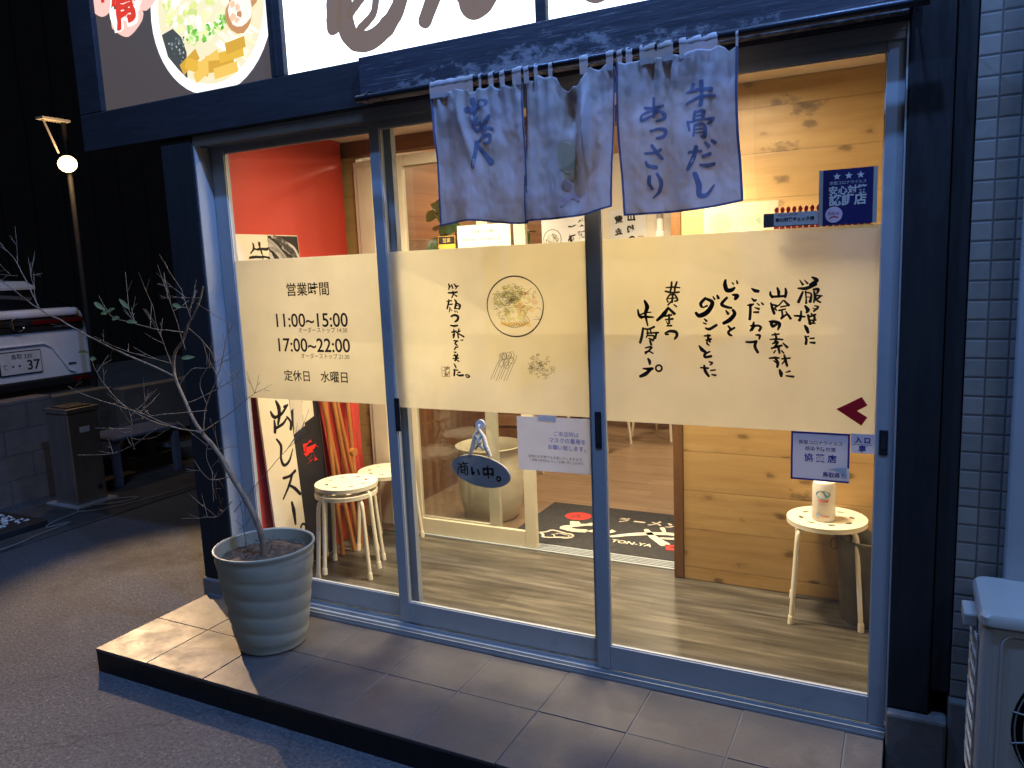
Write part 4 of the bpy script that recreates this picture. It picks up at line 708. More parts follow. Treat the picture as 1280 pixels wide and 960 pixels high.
for i in range(3):
    fn = cloth_fn(i); b = MB(); nx, nz = 90, 80
    b.add([fn(a/nx, c/nz) for c in range(nz+1) for a in range(nx+1)], [(c*(nx+1)+a, c*(nx+1)+a+1, (c+1)*(nx+1)+a+1, (c+1)*(nx+1)+a) for c in range(nz) for a in range(nx)], True)
    cl = b.build('cloth', M_cloth, nor)
    md = cl.modifiers.new('thickness', 'SOLIDIFY'); md.thickness = 0.0012; md.offset = 0
    h = MB()
    def strip(pts, wv):
        n = len(pts); vs_ = [p+Vector((0, -0.0017, 0)) for p in pts]+[p+Vector((0, -0.0017, 0)) for p in wv]
        h.add(vs_, [(k, k+1, n+k+1, n+k) for k in range(n-1)])
    e = .018; L_ = [k/60 for k in range(61)]
    strip([fn(s, 1) for s in L_], [fn(s, 1-e*.75) for s in L_]); strip([fn(0, t) for t in L_], [fn(e, t) for t in L_]); strip([fn(1, t) for t in L_], [fn(1-e, t) for t in L_])
    h.build('hem', M_hem, cl)
    pr = Print((0, 0, 0), Rv=(1, 0, 0), Uv=(0, 0, 1), Nv=(0, -1, 0), gap=0.0003, warp=inv_warp(fn, i))
    if i == 0:
        X = lambda u: -1.566+(u-265)/4*0.00317
        Z = lambda v: 2.236-(v+10)/4*0.00315
        def st(pts, ws): pr.line([(X(a)+.012, Z(c)+.03) for a, c in pts], [q*.00079*1.1 for q in ws], INK, 6)
        st([(418, 125), (460, 118), (515, 92)], [22, 26, 30]); st([(458, 62), (464, 110), (450, 160), (472, 190)], [18, 24, 20, 18])
        st([(470, 160), (452, 198), (468, 222), (488, 206), (482, 186)], [14, 16, 16, 14, 12]); st([(530, 160), (506, 200), (490, 238)], [16, 20, 14]); st([(500, 232), (520, 214), (542, 226)], [12, 14, 12])
        st([(455, 282), (500, 252), (527, 250), (520, 280), (492, 284)], [12, 14, 16, 16, 10]); st([(455, 272), (450, 330), (435, 398)], [12, 14, 18]); st([(456, 285), (490, 332), (524, 374)], [14, 22, 30])
    if i == 1:
        random.seed(5)
        for a, c, ra, rb_2, col in ((-1.035, 1.955, .030, .060, (.50, .44, .30)), (-1.022, 1.90, .020, .034, (.52, .38, .22)), (-1.03, 1.855, .016, .022, (.50, .34, .30))): pr.k += 1; pr.ell(a, c, ra, rb_2, col, 24, .2)
        pr.line([(-1.05, 1.79), (-1.02, 1.815), (-.995, 1.80)], [.014, .018, .010], (.58, .42, .46))
    if i == 2:
        for a, w_ in CLOTH: pr.line([(x+.002, z) for x, z in a], w_, INK, 6)
    pr.build('lettering', M_cloth_ink, cl)
    # loops of the cloth round the rod
    xs = [[(-1.585, -1.40), (-1.375, -1.365), (-1.335, -1.315), (-1.29, -1.27), (-1.24, -1.205)], [(-1.195, -1.175), (-1.155, -1.14), (-1.10, -1.085), (-.985, -.955), (-.89, -.866)], [(-.853, -.835), (-.822, -.80), (-.775, -.665), (-.645, -.525), (-.470, -.462)]][i]
    for a, c in xs:
        lo = MB(); n = max(3, int((c-a)/.012)); m = 14
        V = []
        for k in range(n+1):
            x = a+(c-a)*k/n
            for j in range(m+1):
                th = R(-60)+R(300)*j/m; rr_ = .0165+.0022*math.sin(x*130+j*.6)
                V.append((x, -0.10-rr_*math.cos(th-R(90))*1.0, 2.262+rr_*math.sin(th-R(90))*-1.0))
        # close down to the cloth
        lo.add(V, [(k*(m+1)+j, (k+1)*(m+1)+j, (k+1)*(m+1)+j+1, k*(m+1)+j+1) for k in range(n) for j in range(m)], True)
        lo.add([(a, -.116, 2.256), (c, -.116, 2.256), (c, -.114, 2.215), (a, -.114, 2.215)], [(0, 1, 2, 3)])
        lo.build('loop', M_cloth, cl)

# ---------------------------------------------------------------- potted sapling
M_pot = paint('grey_plastic_pot', (0.33, 0.34, 0.27), 0.55, var=0.06, bmp=0.05)
M_soil = paint('dry_soil', (0.075, 0.052, 0.034), 0.95, var=0.5, scale=40, bmp=1.0, bscale=90, dirt=(0.16, 0.12, 0.08), dscale=60)
PX, PY = -2.452, -0.292
pot = thing('plant_pot', 'big grey plastic pot with rippled sides and pale rim on the entrance step', 'plant pot', (PX, PY, -0.02))
prof = [(0.0, 0.0), (0.138, 0.0), (0.146, 0.006)]
for k in range(1, 56):
    t = k/56; prof.append((0.146+0.062*t**.85, 0.012+0.423*t))
prof += [(0.2135, 0.440), (0.216, 0.446), (0.2145, 0.452), (0.209, 0.453), (0.204, 0.448), (0.202, 0.40), (0.199, 0.36)]
def wob(a, z):
    if z < .02 or z > .415: return 0
    return 0.0042*abs(math.sin((z-.02)*math.pi/.079+0.9*math.sin(a+.8)))**.6*min(1, (z-.02)/.03)
b = MB(); b.lathe(prof, (PX, PY, -0.0195), 72, wob); b.build('vessel', M_pot, pot)
b = MB(); V = []; n = 40
for i in range(13):
    for j in range(n):
        r_ = 0.2005*i/12; a = 6.2832*j/n; x, y = PX+r_*math.cos(a), PY+r_*math.sin(a)
        V.append((x, y, 0.372+0.018*(1-i/12)+0.012*noise.noise(Vector((x*14, y*14, 2)))+.006*noise.noise(Vector((x*50, y*50, 1)))))
b.add(V, [(i*n+j, i*n+(j+1) % n, (i+1)*n+(j+1) % n, (i+1)*n+j) for i in range(12) for j in range(n)], True)
so = b.build('soil', M_soil, pot)
random.seed(21); b = MB()
for k in range(150):
    a = random.uniform(0, 6.28); r_ = .19*math.sqrt(random.random()); x, y = PX+r_*math.cos(a), PY+r_*math.sin(a); q = random.uniform(.003, .009); t0 = random.uniform(0, 6)
    z = .383+.018*(1-r_/.2)+.006
    b.add([(x+q*math.cos(t0), y+q*math.sin(t0), z), (x+q*.5*math.cos(t0+1.7), y+q*.5*math.sin(t0+1.7), z+.004), (x-q*math.cos(t0), y-q*math.sin(t0), z+.001), (x+q*.5*math.cos(t0-1.7), y+q*.5*math.sin(t0-1.7), z-.003)], [(0, 1, 2, 3)])
M_crumb = paint('bark_crumbs', (0.13, 0.085, 0.05), 0.9, var=0.5, scale=30)
b.build('bark_crumbs', M_crumb, so)
BRANCHES=[
([(-2.438,-0.31,0.37),(-2.443,-0.312,0.468),(-2.479,-0.314,0.58),(-2.557,-0.316,0.695),(-2.652,-0.319,0.835),(-2.729,-0.321,0.91),(-2.774,-0.323,0.962),(-2.81,-0.325,1.044),(-2.85,-0.327,1.132),(-2.862,-0.329,1.204),(-2.838,-0.331,1.276),(-2.777,-0.334,1.329),(-2.73,-0.336,1.399),(-2.664,-0.338,1.467),(-2.615,-0.34,1.557)],0.017,0.0035),
([(-2.867,-0.33,1.168),(-2.911,-0.361,1.2),(-3.122,-0.393,1.279),(-3.286,-0.424,1.354),(-3.425,-0.456,1.43),(-3.513,-0.487,1.481),(-3.735,-0.519,1.623),(-3.851,-0.55,1.701)],0.006,0.003),
([(-3.492,-0.5,1.481),(-3.587,-0.517,1.69),(-3.645,-0.533,1.765),(-3.667,-0.55,1.809)],0.003,0.0012),
([(-3.507,-0.5,1.496),(-3.564,-0.475,1.616),(-3.613,-0.45,1.716)],0.002,0.001),
([(-3.593,-0.52,1.637),(-3.7,-0.535,1.648),(-3.796,-0.55,1.662)],0.002,0.001),
([(-2.746,-0.33,0.922),(-2.87,-0.364,0.947),(-3.001,-0.398,1.001),(-3.111,-0.432,1.038),(-3.277,-0.466,1.085),(-3.36,-0.5,1.132)],0.004,0.0015),
([(-2.683,-0.33,1.022),(-2.84,-0.36,1.005),(-3.014,-0.39,0.984),(-3.232,-0.42,0.919)],0.003,0.0012),
([(-2.737,-0.33,0.919),(-2.952,-0.36,0.952),(-3.116,-0.39,1.023),(-3.221,-0.42,1.135),(-3.25,-0.45,1.259)],0.0035,0.0012),
([(-2.929,-0.4,0.943),(-3.059,-0.433,0.862),(-3.185,-0.467,0.82),(-3.354,-0.5,0.812)],0.0025,0.0012),
([(-2.765,-0.34,1.365),(-2.89,-0.356,1.377),(-3.021,-0.372,1.403),(-3.129,-0.388,1.43),(-3.156,-0.404,1.46),(-3.186,-0.42,1.533)],0.003,0.0012),
([(-2.859,-0.33,1.222),(-3.092,-0.375,1.278),(-3.212,-0.42,1.336)],0.0022,0.001),
([(-3.024,-0.37,1.403),(-3.042,-0.375,1.446),(-3.059,-0.38,1.493)],0.0018,0.001),
([(-2.718,-0.33,0.913),(-2.72,-0.316,0.974),(-2.711,-0.302,1.044),(-2.641,-0.288,1.168),(-2.582,-0.274,1.324),(-2.564,-0.26,1.399)],0.004,0.0012),
([(-2.737,-0.33,0.915),(-2.573,-0.303,1.008),(-2.51,-0.277,1.059),(-2.462,-0.25,1.098)],0.003,0.001),
([(-2.651,-0.32,0.836),(-2.678,-0.333,0.884),(-2.692,-0.347,0.817),(-2.643,-0.36,0.749)],0.0025,0.001),
([(-2.603,-0.31,0.725),(-2.667,-0.33,0.71),(-2.702,-0.35,0.724),(-2.747,-0.37,0.804)],0.0028,0.001),
([(-2.603,-0.31,0.613),(-2.673,-0.34,0.544),(-2.723,-0.37,0.552)],0.0028,0.001),
([(-2.584,-0.27,0.368),(-2.59,-0.27,0.517),(-2.604,-0.27,0.634),(-2.608,-0.27,0.681)],0.003,0.0015),
([(-2.445,-0.29,0.394),(-2.465,-0.295,0.503),(-2.512,-0.3,0.619),(-2.613,-0.305,0.763),(-2.703,-0.31,0.891)],0.004,0.002),
([(-2.611,-0.3,0.561),(-2.546,-0.275,0.634),(-2.408,-0.25,0.773),(-2.321,-0.225,0.862),(-2.298,-0.2,0.904)],0.0025,0.001),
([(-2.345,-0.2,0.855),(-2.315,-0.195,0.874),(-2.305,-0.19,0.887)],0.0012,0.0008),
([(-2.831,-0.33,1.133),(-2.766,-0.313,1.197),(-2.675,-0.297,1.204),(-2.578,-0.28,1.238)],0.0028,0.001),
([(-2.845,-0.33,1.14),(-2.894,-0.34,1.312),(-2.914,-0.35,1.401),(-2.918,-0.36,1.489)],0.002,0.001),
([(-2.766,-0.34,1.288),(-2.788,-0.345,1.4),(-2.832,-0.35,1.529)],0.002,0.0009),
([(-2.703,-0.34,1.416),(-2.726,-0.345,1.485),(-2.734,-0.35,1.554)],0.0016,0.0009),
([(-2.641,-0.34,1.511),(-2.73,-0.355,1.513),(-2.808,-0.37,1.526)],0.0016,0.0009),
([(-2.816,-0.32,1.042),(-2.671,-0.3,1.099),(-2.565,-0.28,1.152),(-2.507,-0.26,1.22)],0.0028,0.001),
([(-2.739,-0.33,1.381),(-2.673,-0.303,1.303),(-2.59,-0.277,1.168),(-2.56,-0.25,1.066)],0.0018,0.0009),
([(-2.999,-0.4,1.001),(-2.964,-0.41,1.07),(-2.923,-0.42,1.116)],0.0016,0.0009),
([(-3.074,-0.42,1.031),(-3.045,-0.43,0.968),(-3.053,-0.44,0.908)],0.0016,0.0009),
([(-2.875,-0.36,0.946),(-2.977,-0.39,0.891),(-3.071,-0.42,0.891)],0.0018,0.0009),
([(-2.702,-0.31,1.046),(-2.735,-0.305,1.133),(-2.669,-0.3,1.222)],0.0018,0.0009),
([(-2.639,-0.29,1.169),(-2.683,-0.285,1.237),(-2.662,-0.28,1.325)],0.0016,0.0009),
([(-2.494,-0.3,0.574),(-2.55,-0.29,0.51),(-2.604,-0.28,0.474)],0.0018,0.001),
([(-2.422,-0.29,0.398),(-2.407,-0.29,0.443),(-2.389,-0.29,0.482)],0.0015,0.0008),
([(-2.437,-0.33,0.41),(-2.45,-0.33,0.459)],0.0015,0.0008),
]
LEAVES= [(-3.219, -0.42, 1.505, 1, -1), (-3.184, -0.42, 1.454, 1, 0.2), (-3.018, -0.42, 1.418, 1, 0.0), (-2.988, -0.42, 1.473, -0.5, 1), (-3.145, -0.42, 1.461, 1, 0.5), (-3.295, -0.42, 1.251, 1, 0), (-3.376, -0.42, 1.279, 1, 0), (-2.695, -0.42, 1.261, 1, 0.2), (-2.713, -0.42, 1.489, 1, -0.3), (-3.112, -0.42, 1.429, 1, 0.3)]
M_bark = paint('grey_brown_bark', (0.19, 0.14, 0.095), 0.85, var=0.35, scale=14, bmp=0.6, bscale=60, stretch=(3, 3, 1))
M_leaf = paint('olive_leaf', (0.21, 0.22, 0.08), 0.5, var=0.3, scale=20)
sap = thing('bare_sapling', 'nearly leafless crooked sapling with long thin twigs growing in the grey pot', 'tree', BRANCHES[0][0][0])
random.seed(4)
def smooth(pts, n=5):
    P = [Vector(p) for p in pts]; out = []
    for i in range(len(P)-1):
        a, b_, c, d = P[max(i-1, 0)], P[i], P[i+1], P[min(i+2, len(P)-1)]
        for k in range(n):
            t = k/n; out.append(0.5*((2*b_)+(c-a)*t+(2*a-5*b_+4*c-d)*t*t+(3*b_-a-3*c+d)*t**3))
    out.append(P[-1]); return out
tb = MB(); bb = MB()
for k, (pts, r_0, r_1) in enumerate(BRANCHES):
    P = smooth(pts); m = len(P)
    P = [p+noise.noise_vector(p*16)*(.0035 if k else .003) for p in P]
    if k == 0: P = [P[0]-Vector((0, 0, .03))]+P; m += 1
    rad = [max(.0009, .86*(r_0+(r_1-r_0)*(i/(m-1))**.8)*(1+.18*noise.noise(P[i]*45))) for i in range(m)]
    (tb if k == 0 else bb).tube(P, rad, 12 if k == 0 else 7)
    if 0 < k < 30:       # side twigs
        for q in range(random.choice([2, 3, 4, 5])):
            i = random.randrange(m//4, m-1); d = (P[i+1]-P[i-1]).normalized(); s_ = (d*random.uniform(.3, .9)+noise.noise_vector(P[i]*60+Vector((q, 0, 0)))*1.6+Vector((0, 0, .35))).normalized(); l = random.uniform(.04, .17)
            bb.tube([P[i], P[i]+s_*l*.5+Vector((0, 0, .004)), P[i]+s_*l+Vector((random.uniform(-.01, .01), 0, .012))], [.0013, .0010, .0007], 5); e_ = P[i]+s_*l*.5; bb.tube([e_, e_+(s_+noise.noise_vector(e_*80)*1.4).normalized()*l*.35], [.0010, .0007], 5)
tr_ = tb.build('trunk', M_bark, sap); bb.build('branches', M_bark, tr_)
lb = MB()
def leaf(c, d, l, w):
    c = Vector(c); d = Vector(d).normalized(); s_ = d.cross(Vector((.2, -1, .5))).normalized(); nrm = d.cross(s_); V = []
    for i in range(7):
        t = i/6; hw = w*math.sin(math.pi*min(1, t*.92+.06))**.8
        for k in (-1, 0, 1): V.append(c+d*l*t+s_*hw*k+nrm*(.12*l*t*t-.25*hw*abs(k)))
    lb.add(V, [(i*3+k, i*3+k+1, i*3+k+4, i*3+k+3) for i in range(6) for k in (0, 1)], True)
for x, y, z, a, c in LEAVES: leaf((x, y, z), (a, random.uniform(-.3, .1), c*.6), random.uniform(.048, .068), random.uniform(.008, .011))
lb.build('leaves', M_leaf, tr_)

# ---------------------------------------------------------------- stools in the vestibule
def stool(label, loc, rot, group):
    t = thing('round_stool', label, 'stool', loc, rot, group)
    H, Rd = 0.448, 0.164
    bm = bmesh.new(); holes = [(0.105*math.cos(R(45*k+10)), 0.105*math.sin(R(45*k+10)), R(45*k+10)) for k in range(8)]
    # seat: outer disc with eight slots, as a curve fill
    cv = bpy.data.curves.new('seat', 'CURVE'); cv.dimensions = '2D'; cv.fill_mode = 'BOTH'; cv.extrude = 0.003; cv.bevel_depth = 0.0015
    def loop(pts):
        sp = cv.splines.new('POLY'); sp.points.add(len(pts)-1); sp.use_cyclic_u = True
        for q, (x, y) in zip(sp.points, pts): q.co = (x, y, 0, 1)
    loop([(Rd*math.cos(6.2832*k/64), Rd*math.sin(6.2832*k/64)) for k in range(64)])
    for hx, hy, ha in holes:
        loop([(hx+.020*math.cos(q)*-math.sin(ha)-.0125*math.sin(q)*math.cos(ha), hy+.020*math.cos(q)*math.cos(ha)-.0125*math.sin(q)*math.sin(ha)) for q in [6.2832*k/16 for k in range(16)]])
    o = bpy.data.objects.new('seat_curve', cv); COL.objects.link(o); bpy.context.view_layer.update()
    me = bpy.data.meshes.new_from_object(o.evaluated_get(bpy.context.evaluated_depsgraph_get())); bpy.data.objects.remove(o); bm.free()
    me.name = 'seat'; me.materials.clear(); me.materials.append(M_cream); se = bpy.data.objects.new('seat', me); COL.objects.link(se); se.parent = t; se.location = (0, 0, H-.0045)
    b = MB(); b.lathe([(Rd-.006, H-.010), (Rd+.0015, H-.009), (Rd+.0015, H-.022), (Rd-.006, H-.021)], n=48); b.lathe([(.125, H-.012), (.128, H-.026), (.118, H-.026), (.115, H-.012)], n=40); b.build('rim', M_cream, t, True)
    for k in range(4):
        a = R(45+90*k); ca, sa = math.cos(a), math.sin(a)
        P = smooth([(.06*ca, .06*sa, H-.018), (.115*ca, .115*sa, H-.020), (.152*ca, .152*sa, H-.034), (.166*ca, .166*sa, H-.075), (.176*ca, .176*sa, .25), (.197*ca, .197*sa, .012)], 5)
        b = MB(); b.tube(P, 0.0105, 12); lg = b.build('leg', M_cream, t, True)
        b = MB(); b.tube([(.1955*ca, .1955*sa, .036), (.1965*ca, .1965*sa, .022), (.198*ca, .198*sa, .001)], [.0128, .0135, .0138], 12); b.build('foot_cap', M_cream, lg, True)
    return t
G_ = 'cream round stools in the vestibule'
s1 = stool('cream metal stool with a spray bottle on its holed seat, by the wooden wall', (-0.262, 0.835, 0), R(6), G_)
dup(s1, (-2.615, 0.47, 0), R(22), 'lower cream stool of the stacked pair near the white sign board')
dup(s1, (-2.615, 0.475, 0.042), R(39), 'upper cream stool of the stacked pair, its holed seat on top')
dup(s1, (-2.655, 0.885, 0), R(10), 'single cream stool standing behind the stacked pair of stools')

# ---------------------------------------------------------------- sanitiser bottle, bin, boards and flags
M_clear = paint('milky_plastic', (0.72, 0.68, 0.62), 0.25, var=0.03, bmp=0)
bo = thing('sanitizer_bottle', 'squat translucent sanitizer bottle with a printed label standing on the stool', 'bottle', (-0.272, 0.80, 0.449))
b = MB(); b.lathe([(0, 0), (.044, 0), (.048, .006), (.048, .150), (.044, .168), (.020, .180), (.014, .184), (.014, .20), (0, .20)], (-.272, .80, .4495), 32); b.build('body', M_clear, bo)
b = MB(); b.lathe([(.0155, .198), (.0155, .216), (.008, .218), (.005, .24), (0, .24)], (-.272, .80, .4495), 20); b.tube([(-.272, .80, .686), (-.274, .782, .690), (-.275, .765, .684)], .006, 8); b.build('pump', M_clear, bo)
p = Print((-.272, .80-.0488, .4495), gap=.0006, warp=lambda q: Vector((-.272+.0488*math.sin((q.x+.272)/.047), .80-(.0488+(.80-.0488-q.y))*math.cos((q.x+.272)/.047), q.z)))
p.ell(0, .122, .030, .016, (.10, .35, .50)).up(); p.text('手指消毒', 0, .094, w=.045, col=(.75, .08, .08), bold=.02); p.text('アルコール', .0, .078, w=.036, col=(.75, .15, .12)); p.ell(-.018, .03, .012, .006, (.35, .45, .65)); p.ell(.01, .026, .02, .005, (.6, .35, .3))
p.build('label_print', M_ink, bo)
M_bin = paint('dull_olive_metal', (0.115, 0.105, 0.075), 0.45, metal=0.3, var=0.3, scale=6)
bk = thing('waste_bin', 'tall dark olive bin with ring handle, half hidden behind the stool', 'bin', (-0.085, 0.86, 0))
b = MB(); b.lathe([(0, .002), (.112, .002), (.115, .01), (.148, .372), (.152, .376), (.152, .384), (.144, .384), (.110, .03), (0, .03)], (-.085, .86, 0), 40); b.build('body', M_bin, bk)
b = MB(); b.tube([(-.226-.016*math.sin(6.2832*k/14), .80-.004, .345+.024*math.cos(6.2832*k/14)) for k in range(15)], .003, 6, False); b.build('handle', M_bin, bk)

# long sign board leaning on the red wall
M_board = paint('cream_board', (0.70, 0.62, 0.47), 0.6, var=0.04)
bd = thing('sign_board', 'tall cream board with black brush writing leaning on the red wall', 'sign', (-2.90, 0.40, 0.003))
lean = Vector((-.028, -.085, 1.8)).normalized()
def bp(a, z, d=0): return Vector((-2.893+d, .235+a, .003))+lean*z
b = MB()
b.add([bp(*q) for q in ((0, 0, 0), (.44, 0, 0), (.44, 1.80, 0), (0, 1.80, 0), (0, 0, -.012), (.44, 0, -.012), (.44, 1.80, -.012), (0, 1.80, -.012))], [(0, 1, 2, 3), (5, 4, 7, 6), (1, 0, 4, 5), (2, 1, 5, 6), (3, 2, 6, 7), (0, 3, 7, 4)]); b.build('board', M_board, bd)
p = Print(bp(0, 0, 0), Rv=(0, 1, 0), Uv=lean, Nv=(1, 0, 0), gap=.0005)
for c, a, z, w, s_ in (('牛', .155, 1.69, .17, 3), ('骨', .145, 1.49, .17, 5)): p.brush(c, a, z, w, s_, K, .0)
for a, w_ in BOARD: p.line(a, w_, K, 6)
p.line([(.20+.02*math.cos(i*.8), .215+.022*math.sin(i*.8)) for i in range(9)], .013, K)
p.rect(.218, .438, .004, 1.796, (.022, .02, .02)).up(); random.seed(9)
for i in range(26):      # grey photo of noodles
    z = random.uniform(1.50, 1.80); a = random.uniform(.23, .42); c = random.choice([.30, .18, .10, .42, .06]); p.line([(max(.222, a-.06), min(1.79, z+.03)), (a, z), (min(.434, a+.06), z-.06)], random.uniform(.012, .024), (c, c*.92, c*.86), 4)
p.up()
for i, (a, z) in enumerate(((.245, .97), (.31, .99), (.385, 1.0), (.27, .84), (.35, .88))):
    p.poly([(max(.219, a-.02), z+.10), (a+.045, z+.12), (min(.436, a+.04), z-.07), (max(.219, a-.06), z-.10)], ((.52, .45, .34), (.62, .55, .42), (.42, .36, .27))[i % 3]); p.up()
for c, z in (('家', .62),): p.brush(c, .335, z, .14, ord(c) % 9, (.60, .03, .02), .05)
p.build('board_print', M_ink, bd)
fl = thing('folded_flag', 'red cloth flag rolled round its orange wooden poles, leaning in the corner', 'flag', (-2.86, .80, .003))
M_flag = paint('red_flag_cloth', (0.50, 0.05, 0.03), 0.8, var=0.25, scale=8, stretch=(4, 4, 1))
b = MB()
for k in range(9):
    y = .70+.034*k; pts = []
    V = []; n = 24
    for i in range(n+1):
        z = .24+.98*i/n; V += [(-2.935+.02*math.sin(k*2.1+z*3)+.03*(k % 2), y+.02*math.sin(z*4+k)-.05*(z-.2), z), (-2.925+.03*((k+1) % 2), y+.040+.02*math.sin(z*4+k+1)-.05*(z-.2), z)]
    b.add(V, [(2*i, 2*i+1, 2*i+3, 2*i+2) for i in range(n)], True)
b.build('cloth', M_flag, fl)
for k, (y0, y1, x0, x1, z1) in enumerate(((.62, .66, -2.80, -2.90, 1.35), (.70, .60, -2.78, -2.91, 1.3), (.78, .86, -2.79, -2.90, 1.3), (.85, .70, -2.80, -2.90, 1.25), (.74, .70, -2.77, -2.86, .93))):
    b = MB(); b.tube([(x0, y0, .005), (x1, y1, z1)], .0125, 8); b.build('pole', M_orange_wood, fl)
b = MB(); b.tube([(-2.765, .72, .585), (-2.74, .72, .585)], .024, 14); b.build('end_knob', M_orange_wood, fl)

# ---------------------------------------------------------------- inner sliding doors
M_iframe = paint('inner_cream_frame', (0.58, 0.53, 0.40), 0.45, var=0.05)
idr = thing('inner_door', 'cream framed inner glass door, slid shut over half of the dining room opening', 'sliding door', (-2.3, 1.1, 0), 0, 'inner glass doors of the dining room')
def ipanel(y, x0, x1, par, sl=.075, sr=.07):
    b = MB(); b.box(x0, x0+sl, y, y+.03, .004, 2.24, .003); b.build('stile', M_iframe, par)
    b = MB(); b.box(x1-sr, x1, y, y+.03, .004, 2.24, .003); b.build('stile', M_iframe, par)
    b = MB(); b.box(x0+sl+.0005, x1-sr-.0005, y+.002, y+.028, .004, .10, .003); b.box(x0+sl+.0005, x1-sr-.0005, y+.002, y+.028, 2.18, 2.24, .003); b.build('rail', M_iframe, par)
    b = MB(); b.box(x0+sl+.001, x1-sr-.001, y+.012, y+.017, .101, 2.179); b.build('glass', M_glass, par)
ipanel(1.095, -2.64, -1.80, idr)
idr2 = thing('inner_door', 'second cream framed glass door sliding behind the inner door, towards the white post', 'sliding door', (-2.5, 1.14, 0), 0, 'inner glass doors of the dining room')
ipanel(1.135, -2.88, -2.05, idr2)
b = MB(); b.box(-2.884, -2.72, 1.06, 1.088, .004, 2.225, .004); b.box(-2.855, -2.75, 1.05, 1.0595, .05, 2.19, .004); o = b.build('door_post', M_iframe); tag(o, 'cream panelled door post in the corner behind the stools', 'post')
b = MB(); b.box(-2.70, -.99, 1.080, 1.184, -.0015, .006)
for y in (1.098, 1.118, 1.138, 1.158): b.box(-1.80, -.99, y, y+.006, .0061, .010)
b.build('sill_track', M_alu, idr)

# ---------------------------------------------------------------- dining room: mat, barrel, tables, chairs, plant, notices
M_mat = paint('charcoal_mat', (0.022, 0.022, 0.023), 0.95, var=0.3, scale=30, bmp=0.6, bscale=200)
mt = thing('door_mat', 'black door mat with white and red shop lettering just inside the dining room', 'mat', (-1.55, 1.5, 0))
b = MB(); b.box(-2.06, -.92, 1.185, 1.93, -.0015, .009, .003); b.build('mat', M_mat, mt)
p = Print((0, 0, .0095), Rv=(1, 0, 0), Uv=(0, 1, 0), Nv=(0, 0, 1), gap=.0005); CW = (.62, .56, .46)
cl0 = lambda a, c, s_: p.line([(a+s_*(.10*math.cos(q)+.012*math.cos(5*q)), c+s_*(.055*math.sin(q)+.012*math.sin(4*q))) for q in [6.2832*i/30 for i in range(31)]], .012*s_*1.3, CW, 2)
cl0(-1.795, 1.34, 1.0); cl0(-1.76, 1.335, .5); cl0(-1.06, 1.78, .8)
p.ell(-1.795, 1.70, .085, .075, (.50, .04, .03)).up(); p.brush('ん', -1.795, 1.70, .08, 3, (.06, .03, .03), .03).up()
p.brush('と', -1.72, 1.52, .17, 4, CW, .09); p.brush('ん', -1.56, 1.52, .16, 5, CW, .06)
for i, c in enumerate('ラーメン'): p.brush(c, -1.50+.10*i, 1.72, .08, i+3, CW, .03) if c != 'ー' else p.line([(-1.43, 1.72), (-1.37, 1.72)], .018, CW)
p.line([(-1.47, 1.42), (-1.36, 1.50), (-1.20, 1.57), (-1.10, 1.56), (-1.12, 1.51), (-1.2, 1.49)], [.03, .045, .045, .04, .035, .02], CW); p.line([(-1.32, 1.60), (-1.25, 1.50), (-1.15, 1.40)], [.03, .045, .06], CW); p.line([(-1.24, 1.66), (-1.21, 1.60)], [.03, .02], CW)
p.text('TON-YA', -1.33, 1.355, w=.24, col=CW, bold=.02); p.poly([(-1.15, 1.40), (-1.03, 1.42), (-1.01, 1.34), (-1.12, 1.32)], (.50, .04, .03)); p.up()
p.text('鳥取', -1.08, 1.37, w=.07, col=(.05, .03, .03))
p.build('mat_print', M_ink, mt)
M_jar = paint('cream_glaze', (0.50, 0.45, 0.33), 0.4, var=0.12, scale=3, stretch=(1, 1, 5))
o = MB(); JX, JY = -2.33, 1.55
o.lathe([(0, 0), (.155, 0), (.175, .02), (.205, .14), (.212, .26), (.198, .37), (.186, .40), (.190, .425), (.215, .465), (.222, .475), (.212, .478), (.185, .44), (.178, .40), (.19, .2), (0, .03)], (JX, JY, -.0015), 44)
tag(o.build('umbrella_jar', M_jar), 'big cream glazed jar standing behind the inner glass door', 'jar')
M_table = paint('pale_tabletop', (0.60, 0.52, 0.40), 0.4, var=0.1); M_whiteleg = paint('white_leg', (0.75, 0.70, 0.60), 0.4, var=0.03)
def chair(label, loc, rot):
    t = thing('dining_chair', label, 'chair', loc, rot, 'chairs in the dining room')
    b = MB(); b.box(-.2, .2, -.2, .2, .44, .465, .01); b.build('seat', M_trim, t, True)
    b = MB(); b.box(-.19, .19, .18, .20, .60, .80, .006); b.build('backrest', M_trim, t, True)
    for sx in (-1, 1):
        b = MB(); b.tube([(sx*.17, -.17, .44), (sx*.205, -.205, .001)], [.016, .011], 8); b.build('leg', M_whiteleg, t, True)
        b = MB(); b.tube([(sx*.17, .19, .80), (sx*.172, .185, .44), (sx*.205, .215, .001)], [.011, .015, .011], 8); b.build('leg', M_whiteleg, t, True)
    return t
c1 = chair('dark chair with white splayed legs near the inner glass door', (-2.62, 2.35, 0), R(10))
dup(c1, (-1.95, 4.15, 0), R(-15), 'dark chair with white legs seen past the black door mat')
dup(c1, (-2.35, 3.55, 0), R(170), 'dark chair with white legs under the far end of the dining table')
dup(c1, (-1.2, 4.0, 0), R(80), 'dark chair with white legs deep in the dining room beside the wooden wall')
t = thing('dining_table', 'pale dining table with dark feet in the room behind the glass', 'table', (-2.6, 4.2, 0))
b = MB(); b.box(-2.9, -1.5, 4.45, 5.15, .70, .735, .006); b.build('tabletop', M_table, t)
for x in (-2.8, -1.6):
    for y in (4.5, 5.1):
        b = MB(); b.box(x-.02, x+.02, y-.02, y+.02, .001, .70); b.build('leg', M_dark, t)
